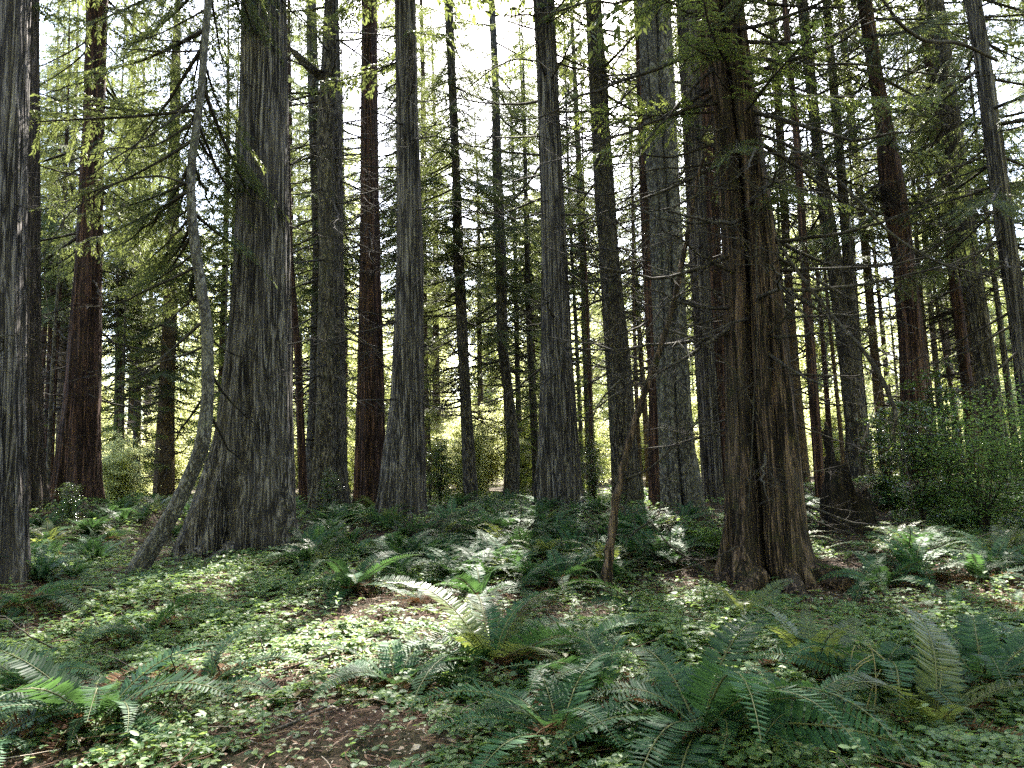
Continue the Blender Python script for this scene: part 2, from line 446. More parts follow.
# ------------------------------------------------------------------ trunks
def trunk_mesh(rows, base, D, Ht, mat, nseg=96, dz=.15, ridge=.03, flute=.05, flare=.16, k=24, seed=0, groove=()):
    """rows: (v, uL, uR) from bottom to top, read at distance D"""
    pts, rad = [], []
    for (v, a, b) in rows:
        d = ray((a + b) / 2, v)
        pts.append(at((a + b) / 2, v, D)); rad.append((b - a) / 2 * (D / d[1]) / F)
    pts = np.array(pts); rad = np.array(rad)
    zz = pts[:, 2]
    top = max(zz[-1] + 3, base[2] + Ht)
    n_ = max(1, min(3, len(zz) - 1))
    slope = (pts[-1, :2] - pts[-1 - n_, :2]) / (zz[-1] - zz[-1 - n_])
    slope = np.clip(slope, -.05, .05)
    z = np.arange(base[2] - .35, top, dz)
    cx = np.interp(z, zz, pts[:, 0]); cy = np.interp(z, zz, pts[:, 1]); rr = np.interp(z, zz, rad)
    ab = z > zz[-1]
    cx[ab] += slope[0] * (z[ab] - zz[-1])
    rr[ab] = rad[-1] * np.clip(1 - (z[ab] - zz[-1]) / (top - zz[-1]), 0, 1) ** .8 + .015
    kk = max(1, int(.5 / dz)); ker = np.ones(kk) / kk
    def sm(a):
        p = np.pad(a, kk, mode='edge'); return np.convolve(p, ker, 'same')[kk:-kk]
    cx, cy, rr = sm(cx), sm(cy), sm(rr)
    th = np.arange(nseg) * 2 * math.pi / nseg
    TH, ZZ = np.meshgrid(th, z)
    hgt = ZZ - base[2]
    lob = np.zeros_like(TH)
    rs = np.random.default_rng(seed + 900)
    for q in (3, 4, 5, 7, 9, 13):
        lob += np.cos(q * TH + rs.uniform(0, 6.28) + rs.normal(0, .5) * np.sin(ZZ * .35 + rs.uniform(0, 6))) / math.sqrt(6)
    amp = flute + flare * np.exp(-np.clip(hgt, 0, 99) / .9)
    u = TH / (2 * math.pi)
    wob = (vnoise(u * 6, ZZ * .5, seed + 5, 6) - .5) * 1.2
    n1 = vnoise(u * k + wob, ZZ / 2.4, seed + 1, k); n2 = vnoise(u * 2 * k + 2 * wob, ZZ / .9, seed + 2, 2 * k)
    rid = (1 - np.abs(2 * n1 - 1) * 1.4) * .6 + (1 - np.abs(2 * n2 - 1) * 1.4) * .4 - .35
    RR = rr[:, None] * (1 + amp * lob - .7 * amp) + ridge * rid * np.clip(rr[:, None] / rad[0], .25, 1)
    cf = math.atan2(-base[1], -base[0])
    for (dth, wdt, dep) in groove:
        x = (TH - cf - dth + math.pi) % (2 * math.pi) - math.pi + .12 * np.sin(ZZ * .8)
        RR -= rr[:, None] * dep * np.exp(-(x / wdt) ** 2)
    V = np.stack([cx[:, None] + RR * np.cos(TH), cy[:, None] + RR * np.sin(TH), ZZ], -1) - base
    mb = MB()
    i = np.arange(len(z) - 1)[:, None] * nseg; j = np.arange(nseg)[None]; j2 = (j + 1) % nseg
    mb.add(V.reshape(-1, 3), np.stack([i + j, i + j2, i + nseg + j2, i + nseg + j], -1).reshape(-1, 4))
    def axis(h):
        zq = base[2] + h
        return np.array([np.interp(zq, z, cx) - base[0], np.interp(zq, z, cy) - base[1], h]), float(np.interp(zq, z, rr))
    return mb, axis

def dress(root, axis, r, dead=0, dz=(1.5, 12), dl=(.5, 1.3), live=0, lz=(5, 12), ll=(.6, 1.3), lib=None, az=None):
    for n, (lo, hi), (a, b), src, nm in ((min(70, int(dead * 2.3)), dz, dl, DEAD, 'dead_branch'), (live, lz, ll, lib or BOUGH, 'bough')):
        for k in range(n):
            h = lo + (hi - lo) * (k + r.random()) / n
            c, rr = axis(h)
            ang = r.uniform(0, 2 * math.pi) if az is None else r.uniform(*az)
            c = c + np.array([math.cos(ang), math.sin(ang), 0]) * rr * .8
            child(src[r.integers(len(src))], nm, root, tuple(c), (r.uniform(-.5, .5), r.uniform(-.25, .35), ang), float(r.uniform(a, b)))

BIG = dict(nseg=320, dz=.06, ridge=.075, flute=.05, flare=.19, k=36)
MED = dict(nseg=160, dz=.10, ridge=.05, flute=.035, flare=.15, k=22)
THIN = dict(nseg=48, dz=.2, ridge=.008, flute=.02, flare=.08, k=12)
TREES = [
 # name, label, D, base(u,v), rows, mat, detail, height, crown(lib, z), dress
 ('cedar_tree', 'broad blue-grey cedar trunk standing nearest beside the mossy fern patch, partly outside the frame', 10, (-28, 574),
  [(577, -80, 25), (540, -74, 22), (480, -70, 19), (260, -62, 18), (0, -58, 22)], B_GREY, BIG, 30, (HIGH, 12), dict(dead=5)),
 ('cedar_tree', 'brown cedar trunk close behind the broad blue-grey cedar, half covered by it', 18, (16, 507),
  [(510, -14, 48), (470, -8, 42), (400, -6, 39), (255, -8, 37), (0, -4, 36)], B_BROWN, MED, 32, (HIGH, 13), dict(dead=10)),
 ('cedar_tree', 'dark red-brown cedar trunk with mossy upper stem and flared foot among ferns', 20, (77, 501),
  [(503, 51, 101), (480, 56, 98), (440, 61, 98), (390, 67, 99), (255, 77, 101), (130, 84, 103), (0, 88, 107)], B_RED, MED, 32, (HIGH, 13),
  dict(dead=18, live=38, lz=(7, 17), ll=(.9, 1.7), dz=(2.5, 12), az=(R(-50), R(215)))),
 ('fir_tree', 'sunlit tan fir trunk far behind the curved sapling and red-brown cedar', 32, (163, 494),
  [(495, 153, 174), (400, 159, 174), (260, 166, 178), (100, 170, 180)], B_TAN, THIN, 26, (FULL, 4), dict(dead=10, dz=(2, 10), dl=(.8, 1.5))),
 ('curved_tree', 'thin grey tree curving up out of a slanting foot beside the thickest cedar', 11.8, (135, 577),
  [(580, 122, 144), (560, 134, 156), (520, 162, 179), (490, 178, 193), (450, 195, 210), (400, 202, 214), (330, 202, 213), (255, 191, 201),
   (215, 187, 196), (170, 187, 195), (100, 197, 204), (0, 205, 212)], B_PALE, dict(nseg=64, dz=.08, ridge=.008, flute=.03, flare=.05, k=14), 15, None,
  dict(dead=10, dz=(2.5, 9), live=30, lz=(4.8, 12), ll=(.7, 1.4), az=(R(75), R(195)))),
 ('cedar_tree', 'thickest grey cedar of the grove, fluted trunk spreading into a wide flared foot', 14, (243, 549),
  [(553, 176, 304), (530, 186, 299), (500, 197, 296), (450, 214, 294), (400, 223, 292), (330, 231, 291), (255, 237, 290), (120, 241, 288), (0, 244, 286)],
  B_GREY, dict(BIG, flare=.22, flute=.05, ridge=.085), 34, (HIGH, 13), dict(dead=9, dz=(3, 10), dl=(.3, .8))),
 ('sapling_tree', 'thin dark pole trunk rising just behind the thickest grey cedar', 22, (303, 501),
  [(503, 299, 308), (370, 295, 302), (255, 288, 293), (120, 284, 289)], B_RED, THIN, 14, None, dict(dead=9, dz=(2, 11), dl=(.5, 1))),
 ('fir_tree', 'grey-brown fir with snapped limb stubs and tangles of bare twigs high on its stem', 19, (330, 516),
  [(519, 304, 352), (490, 312, 347), (400, 317, 345), (255, 319, 343), (130, 317, 342), (60, 322, 340), (0, 325, 338)], B_FIR, MED, 28, (HIGH, 14),
  dict(dead=46, dz=(3, 14), dl=(.5, 1.5))),
 ('fir_tree', 'slim pale fir stem peeping out behind the fir with bare twig tangles', 25, (312, 503),
  [(504, 303, 322), (400, 309, 324), (255, 313, 325), (100, 308, 319), (0, 306, 316)], B_FIR, THIN, 26, (FULL, 7), dict(dead=12, dz=(3, 15))),
 ('cedar_tree', 'straight red-barked cedar standing between the twiggy fir and a grey cedar', 21, (370, 508),
  [(511, 350, 387), (490, 354, 385), (400, 357, 384), (255, 360, 380), (130, 361, 378), (0, 362, 377)], B_RED, MED, 30, (HIGH, 14),
  dict(dead=34, dz=(3, 14.5), dl=(.5, 1.3))),
 ('cedar_tree', 'smooth straight grey cedar with mossy foot standing beside the red-barked cedar', 17, (401, 518),
  [(521, 372, 429), (490, 379, 426), (450, 384, 425), (400, 391, 424), (255, 397, 423), (120, 396, 418), (0, 395, 415)], B_GREY, MED, 30, (HIGH, 11),
  dict(dead=16, dz=(2.5, 12), dl=(.4, 1.2))),
 ('hemlock_tree', 'slender dark hemlock with leafy lower boughs between two straight grey cedars', 24, (471, 506),
  [(507, 464, 479), (400, 460, 471), (255, 453, 464), (170, 452, 460), (0, 444, 453)], B_FIR, THIN, 24, (FULL, 8),
  dict(dead=18, dz=(3, 14), live=34, lz=(3, 16), ll=(.5, 1.3))),
 ('hemlock_tree', 'slender kinked hemlock standing against the brightest gap in the trees', 26, (508, 503),
  [(505, 501, 519), (450, 507, 520), (400, 504, 514), (350, 497, 508), (255, 495, 506), (170, 492, 502), (80, 492, 499), (0, 488, 495)], B_FIR, THIN, 22, None,
  dict(dead=20, dz=(4, 16), live=40, lz=(4, 18), ll=(.5, 1.4))),
 ('cedar_tree', 'tall grey cedar in the middle of the grove, stem widening steadily to its foot', 17, (560, 514),
  [(518, 531, 590), (490, 535, 583), (450, 538, 579), (350, 541, 572), (255, 542, 567), (100, 538, 559), (0, 533, 554)], B_GREY, MED, 31, (HIGH, 10.8),
  dict(dead=22, dz=(3, 12), dl=(.6, 1.5))),
 ('fir_tree', 'grey-green fir with knotty bark leaning slightly beside the dead leaning pole', 17.5, (627, 505),
  [(508, 611, 643), (450, 610, 637), (350, 605, 629), (255, 599, 618), (200, 595, 615), (100, 590, 608), (0, 585, 601)], B_FIR, MED, 28, (HIGH, 12.5),
  dict(dead=26, dz=(3, 12), dl=(.5, 1.3), live=12, lz=(8, 12.5), ll=(.7, 1.3))),
 ('fir_tree', 'slim fir stem squeezed between the knotty fir and the trio of grey cedars', 16, (658, 503),
  [(505, 648, 669), (400, 649, 663), (255, 642, 654), (100, 637, 647), (0, 634, 642)], B_RED, THIN, 22, None, dict(dead=14, dz=(2.5, 11))),
 ('cedar_tree', 'stout pale grey cedar at the front of the close trio of cedars', 15, (684, 502),
  [(506, 662, 700), (450, 660, 693), (400, 658, 689), (255, 652, 682), (150, 646, 676), (0, 639, 669)], B_PALE, dict(BIG, groove=((.25, .13, .35), (-.5, .1, .25))), 30, (HIGH, 12),
  dict(dead=14, dz=(3, 11), dl=(.4, 1.1))),
 ('cedar_tree', 'narrower grey cedar in the trio, beside the big split-trunk cedar', 16.5, (712, 494),
  [(497, 704, 724), (400, 698, 717), (255, 690, 708), (100, 682, 700), (0, 677, 693)], B_GREY, MED, 30, (HIGH, 12), dict(dead=10, dz=(3, 10))),
 ('cedar_tree', 'reddish cedar mostly hidden behind the narrower grey cedar of the trio', 20, (724, 490),
  [(494, 714, 736), (400, 709, 727), (255, 703, 721), (100, 697, 714), (0, 693, 709)], B_RED, MED, 28, (HIGH, 13), dict(dead=10, dz=(3, 13))),
 ('cedar_tree', 'big dark split-trunk cedar with deep bark seams and spreading roots in the herbs', 9.5, (772, 584),
  [(592, 716, 836), (575, 719, 822), (550, 724, 812), (500, 729, 805), (400, 727, 793), (255, 724, 778), (160, 718, 763), (0, 704, 742)],
  B_SPLIT, dict(BIG, groove=((-.22, .10, .62), (.55, .07, .15)), flare=.20, flute=.035, ridge=.075), 27, (HIGH, 8.5),
  dict(dead=26, dz=(.6, 7), dl=(.3, 1.0), live=9, lz=(4.6, 9), ll=(.5, 1.1), lib='FINE')),
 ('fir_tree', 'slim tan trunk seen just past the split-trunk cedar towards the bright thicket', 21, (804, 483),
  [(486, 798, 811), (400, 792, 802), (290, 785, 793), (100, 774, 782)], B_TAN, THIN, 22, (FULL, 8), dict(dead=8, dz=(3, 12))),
 ('sapling_tree', 'thin dark dead trunk standing in line above the rotten stump', 16.5, (820, 480),
  [(483, 815, 825), (400, 809, 819), (255, 800, 808), (145, 794, 801), (40, 785, 790)], B_RED, THIN, 11.5, None, dict(dead=18, dz=(2, 11), dl=(.4, 1.0))),
 ('fir_tree', 'forked brown fir, its two stems joining low down behind the rotten stump', 19, (860, 494),
  [(497, 843, 874), (430, 846, 866), (350, 838, 852), (255, 826, 841), (160, 814, 824), (0, 797, 807)], B_FIR, MED, 26, (HIGH, 11),
  dict(dead=16, dz=(3, 13), live=15, lz=(6, 14), ll=(.8, 1.5))),
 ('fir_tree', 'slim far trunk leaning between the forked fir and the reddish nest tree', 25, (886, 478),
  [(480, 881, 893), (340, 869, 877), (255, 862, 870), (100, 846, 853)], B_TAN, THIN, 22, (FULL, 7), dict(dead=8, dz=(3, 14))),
 ('cedar_tree', 'stout reddish tree bearing the dark twig nest, leafy shrubs round its foot', 17, (920, 455),
  [(460, 903, 934), (410, 903, 930), (330, 900, 922), (255, 893, 913), (200, 882, 906), (130, 877, 893), (80, 870, 883), (0, 858, 871)], B_RED, MED, 26, (HIGH, 10),
  dict(dead=16, dz=(4, 11), live=15, lz=(6.3, 12), ll=(.8, 1.4))),
 ('fir_tree', 'narrow brown trunk rising behind the leafy bush, next to the nest tree', 21, (975, 470),
  [(475, 968, 980), (400, 963, 974), (250, 946, 956), (170, 938, 948), (0, 917, 927)], B_RED, THIN, 24, (FULL, 8), dict(dead=10, dz=(3, 13), live=15, lz=(5, 14), ll=(.8, 1.4))),
 ('fir_tree', 'rough brown fir behind the leafy bush, between a narrow trunk and a pale leaning one', 18, (1000, 478),
  [(482, 989, 1013), (300, 968, 985), (250, 961, 977), (150, 947, 964), (0, 926, 942)], B_FIR, MED, 26, (HIGH, 10), dict(dead=12, dz=(3, 12), live=15, lz=(5.5, 12), ll=(.8, 1.4))),
 ('alder_tree', 'pale grey leaning trunk above the leafy bush at the edge of the grove', 14, (1040, 500),
  [(505, 1030, 1054), (350, 1015, 1033), (250, 1000, 1016), (150, 987, 1003), (70, 977, 991), (0, 966, 980)], B_GREY, MED, 20, None,
  dict(dead=16, dz=(3, 10), live=15, lz=(4.5, 10.5), ll=(.7, 1.4))),
]
AX = {}
for n, (nm, label, D, buv, rows, mat, det, ht, crown, dr) in enumerate(TREES):
    b = at(buv[0], buv[1], D)
    b[2] = float(ground_z(b[0], b[1])) - .02
    r = np.random.default_rng(1000 + n)
    root = empty(nm, b, label, 'tree', 'trunks of the grove')
    mb, axis = trunk_mesh(rows, b, D, ht, mat, seed=n * 11, **det)
    t = mb.build('trunk', mat, root, smooth=True)
    AX[n] = (root, axis, b)
    if crown:
        lib, zc = crown
        c, _ = axis(zc + 1)
        k = r.integers(len(lib))
        child(lib[k], 'crown', root, (c[0], c[1], zc if lib is HIGH else zc - 7), (0, 0, r.uniform(0, 6.28)), float(r.uniform(.85, 1.1)))
    d2 = dict(dr)
    if d2.get('lib') == 'FINE': d2['lib'] = FINE
    dress(root, axis, r, **d2)

_r = np.random.default_rng(77)
dress(AX[19][0], AX[19][1], _r, live=13, dead=20, dz=(3, 8.5), dl=(.6, 1.5), lz=(5.6, 9.2), ll=(.5, 1.1), lib=FINE, az=(R(-190), R(15)))
# second stem of the forked fir and small parts on named trees
def stem_path(parent, base, name, path, mat, n=8, rad=None):
    P = np.array([at(u, v, D) for (u, v, D) in path]) - base
    s = np.arange(len(P)); q = np.linspace(0, len(P) - 1, len(P) * 6)
    P2 = np.stack([np.interp(q, s, P[:, c]) for c in range(3)], 1)
    ker = np.ones(5) / 5
    for c in range(3):
        P2[:, c] = np.convolve(np.pad(P2[:, c], 2, mode='edge'), ker, 'valid')
    rr = np.interp(q, s, rad)
    mb = MB(); tube(mb, P2, rr, n)
    return mb, P2, rr
FORK = 22; NEST = 24; SPLIT = 19
root, axis, b = AX[FORK]
mb, _, _ = stem_path(root, b, 'stem', [(862, 440, 19.1), (857, 400, 19.1), (853, 340, 19.1), (848, 255, 19.1), (840, 160, 19.1), (826, 0, 19.1), (800, -300, 19.1)],
                     B_FIR, 20, [.18, .17, .15, .14, .12, .10, .04])
mb.build('stem', B_FIR, root, smooth=True)
# long drooping dead boughs of the split-trunk cedar
root, axis, b = AX[SPLIT]
def dead_limb(root, b, path, rad, seed, nsub=16, name='dead_branch', sub=.5, mat=B_TWIG):
    r = np.random.default_rng(seed)
    mb, P, rr = stem_path(root, b, name, path, mat, 7, rad)
    for k in range(nsub):
        i = r.integers(int(len(P) * .15), len(P) - 1)
        d = norm(P[i + 1] - P[i]) * r.uniform(.1, 1) + r.normal(0, .6, 3)
        l = sub * r.uniform(.3, 1.3)
        q = np.linspace(0, 1, 6)[:, None]
        bend = r.normal(0, .35, 3)
        Q = P[i] + d * l * q + bend * l * q * q
        tube(mb, Q, np.linspace(.005, .0015, 6), 4)
        for _ in range(r.integers(0, 4)):
            t = r.uniform(.3, .9)
            p0 = P[i] + d * l * t + bend * l * t * t
            d2 = d + r.normal(0, .8, 3); l2 = l * r.uniform(.2, .5)
            tube(mb, p0 + d2 * l2 * np.linspace(0, 1, 4)[:, None], np.array([.0028, .002, .0016, .0012]), 3)
    return mb.build(name, mat, root, smooth=True)
dead_limb(root, b, [(762, 215, 9.5), (790, 262, 9.1), (815, 295, 8.9), (838, 323, 8.7), (865, 352, 8.6), (884, 382, 8.5), (897, 415, 8.4), (893, 437, 8.4)],
          [.016, .02, .022, .023, .025, .027, .024, .008], 31, 26, sub=.7)
dead_limb(root, b, [(748, 130, 9.5), (790, 145, 9.0), (830, 172, 8.7), (865, 208, 8.6), (895, 238, 8.5), (940, 265, 8.4), (1010, 280, 8.3)],
          [.02, .02, .019, .018, .016, .013, .006], 32, 22, sub=.6)
dead_limb(root, b, [(760, 70, 9.5), (800, 66, 9.2), (850, 63, 9), (900, 70, 8.8), (960, 78, 8.7), (1040, 70, 8.6)], [.016, .015, .014, .013, .01, .006], 33, 24, sub=.7)
dead_limb(root, b, [(740, 190, 9.3), (715, 188, 8.9), (690, 186, 8.6), (672, 184, 8.4)], [.014, .013, .012, .009], 34, 3, sub=.3)
dead_limb(root, b, [(757, 205, 9.0), (756, 260, 8.85), (758, 330, 8.8), (754, 390, 8.8), (752, 450, 8.75), (748, 520, 8.75)], [.01, .009, .008, .008, .007, .004], 35, 14, sub=.4)
dead_limb(root, b, [(740, 545, 9.1), (712, 560, 8.8), (690, 560, 8.6), (668, 545, 8.5), (650, 520, 8.4)], [.009, .01, .01, .009, .004], 36, 14, sub=.5)
dead_limb(root, b, [(735, 300, 9.2), (700, 285, 8.9), (668, 300, 8.7), (640, 340, 8.6), (625, 400, 8.5)], [.012, .011, .01, .008, .004], 37, 22, sub=.5)
# heavy dark limb reaching in over the bush
root7, axis7, b7 = AX[27]
dead_limb(root7, b7, [(1000, 62, 13.6), (960, 42, 12.8), (925, 42, 12.2), (900, 25, 11.8), (876, -10, 11.4)], [.03, .032, .034, .03, .02], 41, 18, sub=.9)
# broken limb on the twiggy fir
rootf, axisf, bf = AX[7]
dead_limb(rootf, bf, [(322, 78, 18.9), (308, 66, 18.6), (296, 54, 18.4), (288, 46, 18.3)], [.14, .12, .09, .03], 42, 14, sub=1.2, mat=B_FIR)
# long sweeping bare limbs of the mid grey cedars
for (n, path, sd) in ((13, [(542, 62, 17), (515, 58, 16.4), (490, 70, 16), (460, 95, 15.6), (425, 135, 15.4), (400, 150, 15.3)], 51),
                      (13, [(545, 136, 17), (505, 138, 16.2), (470, 135, 15.8), (455, 128, 15.6)], 52),
                      (13, [(562, 118, 17), (600, 118, 16.0), (640, 122, 15.5), (680, 118, 15.2)], 53),
                      (4, [(197, 95, 11.8), (175, 118, 11.6), (140, 142, 11.4), (100, 168, 11.3), (60, 200, 11.2)], 54),
                      (4, [(190, 185, 11.8), (160, 175, 11.6), (120, 180, 11.5), (70, 210, 11.3), (40, 260, 11.2)], 55),
                      (5, [(290, 165, 14), (300, 158, 14.4), (325, 148, 14.6), (350, 150, 14.8)], 56)):
    rt, ax, bb = AX[n]
    dead_limb(rt, bb, path, np.linspace(.022, .006, len(path)), sd, 16, sub=.8)

# nest of twigs in the reddish tree
root, axis, b = AX[NEST]
npos = at(882, 196, 16.5)
r = np.random.default_rng(61)
mb = MB()
for k in range(260):
    d = norm(r.normal(0, 1, 3)); p = r.normal(0, 1, 3) * np.array([.17, .14, .11])
    t = norm(np.cross(d, r.normal(0, 1, 3)))
    tube(mb, p + t * np.linspace(-.16, .16, 4)[:, None] + d * (np.linspace(-1, 1, 4)[:, None] ** 2) * .06, [.006, .005, .004, .002], 3)
o = mb.build('nest', B_ROT); o.location = npos
tag(o, 'dark ball of twigs lodged high against the stout reddish tree', 'nest')

# dead leaning pole
pb = ground_hit(604, 594)
Dp = pb[1]
tp = empty('dead_pole', pb, 'thin dark dead pole leaning up before the split-trunk cedar, with bare side branches', 'dead tree')
mb, P, rr = stem_path(tp, pb, 'trunk', [(602, 606, Dp), (605, 590, Dp), (611, 545, Dp), (616, 500, Dp), (628, 445, Dp), (642, 400, Dp), (658, 355, Dp), (672, 310, Dp), (682, 265, Dp), (690, 220, Dp), (697, 180, Dp), (707, 148, Dp)],
                      B_SPLIT, 12, [.085, .075, .055, .05, .046, .043, .04, .037, .033, .029, .024, .014])
P += np.random.default_rng(3).normal(0, .006, P.shape)
mb = MB(); tube(mb, P, rr * (1 + .12 * np.sin(np.arange(len(P)) * 1.7)), 12)
mb.build('trunk', B_SPLIT, tp, smooth=True)
for q, (path, rad, ns) in enumerate([
    ([(655, 365, Dp), (625, 375, Dp - .1), (600, 400, Dp - .2), (588, 430, Dp - .3)], [.02, .016, .011, .005], 16),
    ([(648, 390, Dp), (622, 360, Dp - .2), (606, 335, Dp - .3), (600, 300, Dp - .4)], [.02, .016, .012, .005], 16),
    ([(675, 300, Dp), (700, 275, Dp + .1), (718, 240, Dp + .1), (722, 200, Dp)], [.016, .013, .009, .004], 16),
    ([(690, 220, Dp), (672, 240, Dp), (664, 270, Dp - .1), (662, 300, Dp - .1)], [.012, .01, .008, .004], 8),
    ([(620, 480, Dp), (650, 470, Dp - .2), (690, 430, Dp - .3), (720, 400, Dp - .4)], [.017, .013, .009, .004], 18),
    ([(668, 330, Dp), (700, 340, Dp - .2), (735, 370, Dp - .3), (760, 420, Dp - .4)], [.018, .014, .01, .004], 20)]):
    dead_limb(tp, pb, path, rad, 70 + q, ns, 'branch', .45)

# rotten stump
sb = at(850, 545, 12.3); sb[2] = float(ground_z(sb[0], sb[1])) - .05
r = np.random.default_rng(81)
ns, nz = 72, 26
th = np.arange(ns) * 2 * math.pi / ns
top = .62 + .42 * np.clip(np.cos(th - math.pi), -.6, 1) + .22 * (vnoise(th * 2.6, th * 0, 82, 16) - .5) + .30 * (vnoise(th * 6, th * 0, 83, 38) - .5)
TT = np.linspace(0, 1, nz)[:, None]
hz = top[None] * TT - .1 * (1 - TT)
RRs = (.25 + .20 * np.exp(-np.clip(hz, 0, 9) / .42)) * (1 + .14 * np.sin(5 * th + 1)[None] + .10 * np.sin(9 * th)[None])
RRs = RRs + (vnoise(np.broadcast_to(th * 6, hz.shape), hz * 2.5, 84, 37) - .5) * .13
V = np.stack([RRs * np.cos(th), RRs * np.sin(th), hz], -1)
Vi = np.stack([RRs[-1] * .55 * np.cos(th), RRs[-1] * .55 * np.sin(th), np.full(ns, .35)], -1)
Vm = np.stack([RRs[-1] * .8 * np.cos(th), RRs[-1] * .8 * np.sin(th), top - .03], -1)
V = np.concatenate([V, Vm[None], Vi[None]]).reshape(-1, 3)
i = np.arange(nz + 1)[:, None] * ns; j = np.arange(ns)[None]; j2 = (j + 1) % ns
mb = MB(); mb.add(V, np.stack([i + j, i + j2, i + ns + j2, i + ns + j], -1).reshape(-1, 4))
mb.f.append((np.array([np.arange(ns) + (nz + 1) * ns]), 0))
o = mb.build('stump', B_ROT); o.location = sb; o.scale = (1.0, 1.0, 1.5)
tag(o, 'jagged blackened rotten stump with a splintered top', 'stump')

for (n, mt, angs, r0) in ((19, B_SPLIT, (-.2, -.95, -1.6, -2.2, -2.8), .11), (5, B_GREY, (-.6, -1.3, -2.0, -2.6), .13), (10, B_GREY, (-1.0, -2.0), .10), (13, B_GREY, (-.5, -1.5, -2.5), .10), (2, B_RED, (-.9, -2.0), .12)):
    root, axis, b = AX[n]; r = np.random.default_rng(890 + n)
    _, rr = axis(.15)
    for a in angs:
        l = r.uniform(.5, .95) * (1.35 if n == 19 else 1); q = np.linspace(0, 1, 14)
        aa = a + r.normal(0, .1) + np.cumsum(r.normal(0, .05, 14))
        rad = rr * .78 + l * q
        px, py = rad * np.cos(aa), rad * np.sin(aa)
        pz = ground_z(px + b[0], py + b[1]) - b[2] + (.16 * (1 - q) ** 2.2 - .05 * q)
        w = r0 * (1 - q) ** .8 + .015
        w = w * (1 + .15 * np.sin(q * 17 + r.uniform(0, 6)))
        mb = MB(); tube(mb, np.stack([px, py, pz], 1), w, 12)
        mb.build('root', mt, root, smooth=True)
# ------------------------------------------------------------------ ferns
def frond_mesh(L, th0, thd, seed, npair=40, simple=False, wmax=.125, dead=False):
    r = np.random.default_rng(seed)
    s = np.linspace(0, 1, 60)
    th = th0 - (th0 + thd) * s ** 1.15
    dx = np.cos(th) * L / 59; dzz = np.sin(th) * L / 59
    side = np.cumsum(np.linspace(0, 1, 60) * r.normal(0, .12)) * L / 59
    C = np.stack([np.cumsum(dx), side, np.cumsum(dzz)], 1)
    tx = np.interp(np.linspace(0, 1, 12), s, s)
    P = np.stack([np.interp(tx, s, C[:, c]) for c in range(3)], 1)
    K = []
    ss = np.linspace(.10, .995, npair)
    for sd in (-1, 1):
        pos = np.stack([np.interp(ss, s, C[:, c]) for c in range(3)], 1)
        tg = norm(np.stack([np.interp(ss, s, np.gradient(C[:, c])) for c in range(3)], 1))
        lat = np.array([0.0, sd, 0])
        upn = norm(np.cross(tg, np.array([0, 1.0, 0])) * -1)
        w = wmax * L * np.clip((ss + .02) / .16, .45, 1) * np.clip((1.03 - ss) / .62, 0, 1) ** .75
        w = w * r.uniform(.88, 1.08, npair)
        if dead: w = w * r.choice([0, .5, 1], npair, p=[.2, .3, .5])
        d = lat + tg * (.22 + .15 * ss[:, None]) + r.normal(0, .07, (npair, 3)) - upn * (.10 if not dead else .5)
        n = upn + r.normal(0, .12, (npair, 3))
        k = np.clip(w, .002, None)
        wid = np.maximum(1.0 * L / npair, .01) * np.ones(npair) * np.clip(w / (wmax * L), .35, 1)
        if simple: K.append(('k', kites(pos, d, n, k, wid * 1.15, .08)))
        else: K.append(('l', leaf6(pos, d, n, k, wid, .12)))
    return P, np.linspace(.0055, .0014, 12) * (L / .9), K
def frond_obj(name, L, a, b, seed, mat, **kw):
    P, rad, K = frond_mesh(L, R(a), R(b), seed, **kw)
    mb = MB(); tube(mb, P, rad, 4, 1)
    for t, k in K:
        (add_kites if t == 'k' else add_leaf6)(mb, k, 0)
    return mb.build(name, [mat, M_RACHIS], link=False)
FR = [frond_obj('frond', .9, a, b, 600 + k, L_FERN) for k, (a, b) in enumerate([(55, 58), (48, 50), (42, 52), (38, 58), (46, 38), (30, 42), (60, 66), (22, 32)])]
FRY = [frond_obj('frond', .9, a, b, 620 + k, L_FERNY) for k, (a, b) in enumerate([(72, 10), (65, 25), (55, 30), (48, 35)])]
FRD = [frond_obj('dead_frond', .75, a, b, 640 + k, L_DEAD, dead=True) for k, (a, b) in enumerate([(35, 45), (20, 30), (50, 75)])]
def fern(pos, n, L, label, seed, lib=FR, az=None, ndead=4, lean=0.0, group='sword ferns on the forest floor'):
    r = np.random.default_rng(seed)
    pos = np.array(pos); pos[2] = float(ground_z(pos[0], pos[1])) + .01
    root = empty('fern', pos, label, 'fern', group)
    for k in range(n):
        a = (k + r.uniform(-.9, .9)) * 2 * math.pi / n if az is None else R(r.uniform(*az))
        sc = L / .9 * r.choice([r.uniform(.45, .8), r.uniform(.85, 1.3)], p=[.3, .7])
        child(lib[r.integers(len(lib))], 'frond', root, (.035 * math.cos(a), .035 * math.sin(a), 0), (r.normal(0, .28), r.normal(0, .2), a), float(sc))
    for k in range(int(ndead * 2 + 2)):
        a = r.uniform(0, 6.28)
        child(FRD[r.integers(len(FRD))], 'dead_frond', root, (.03 * math.cos(a), .03 * math.sin(a), 0), (r.normal(0, .2), r.normal(.1, .15), a), float(L / .9 * r.uniform(.6, 1)))
    return root
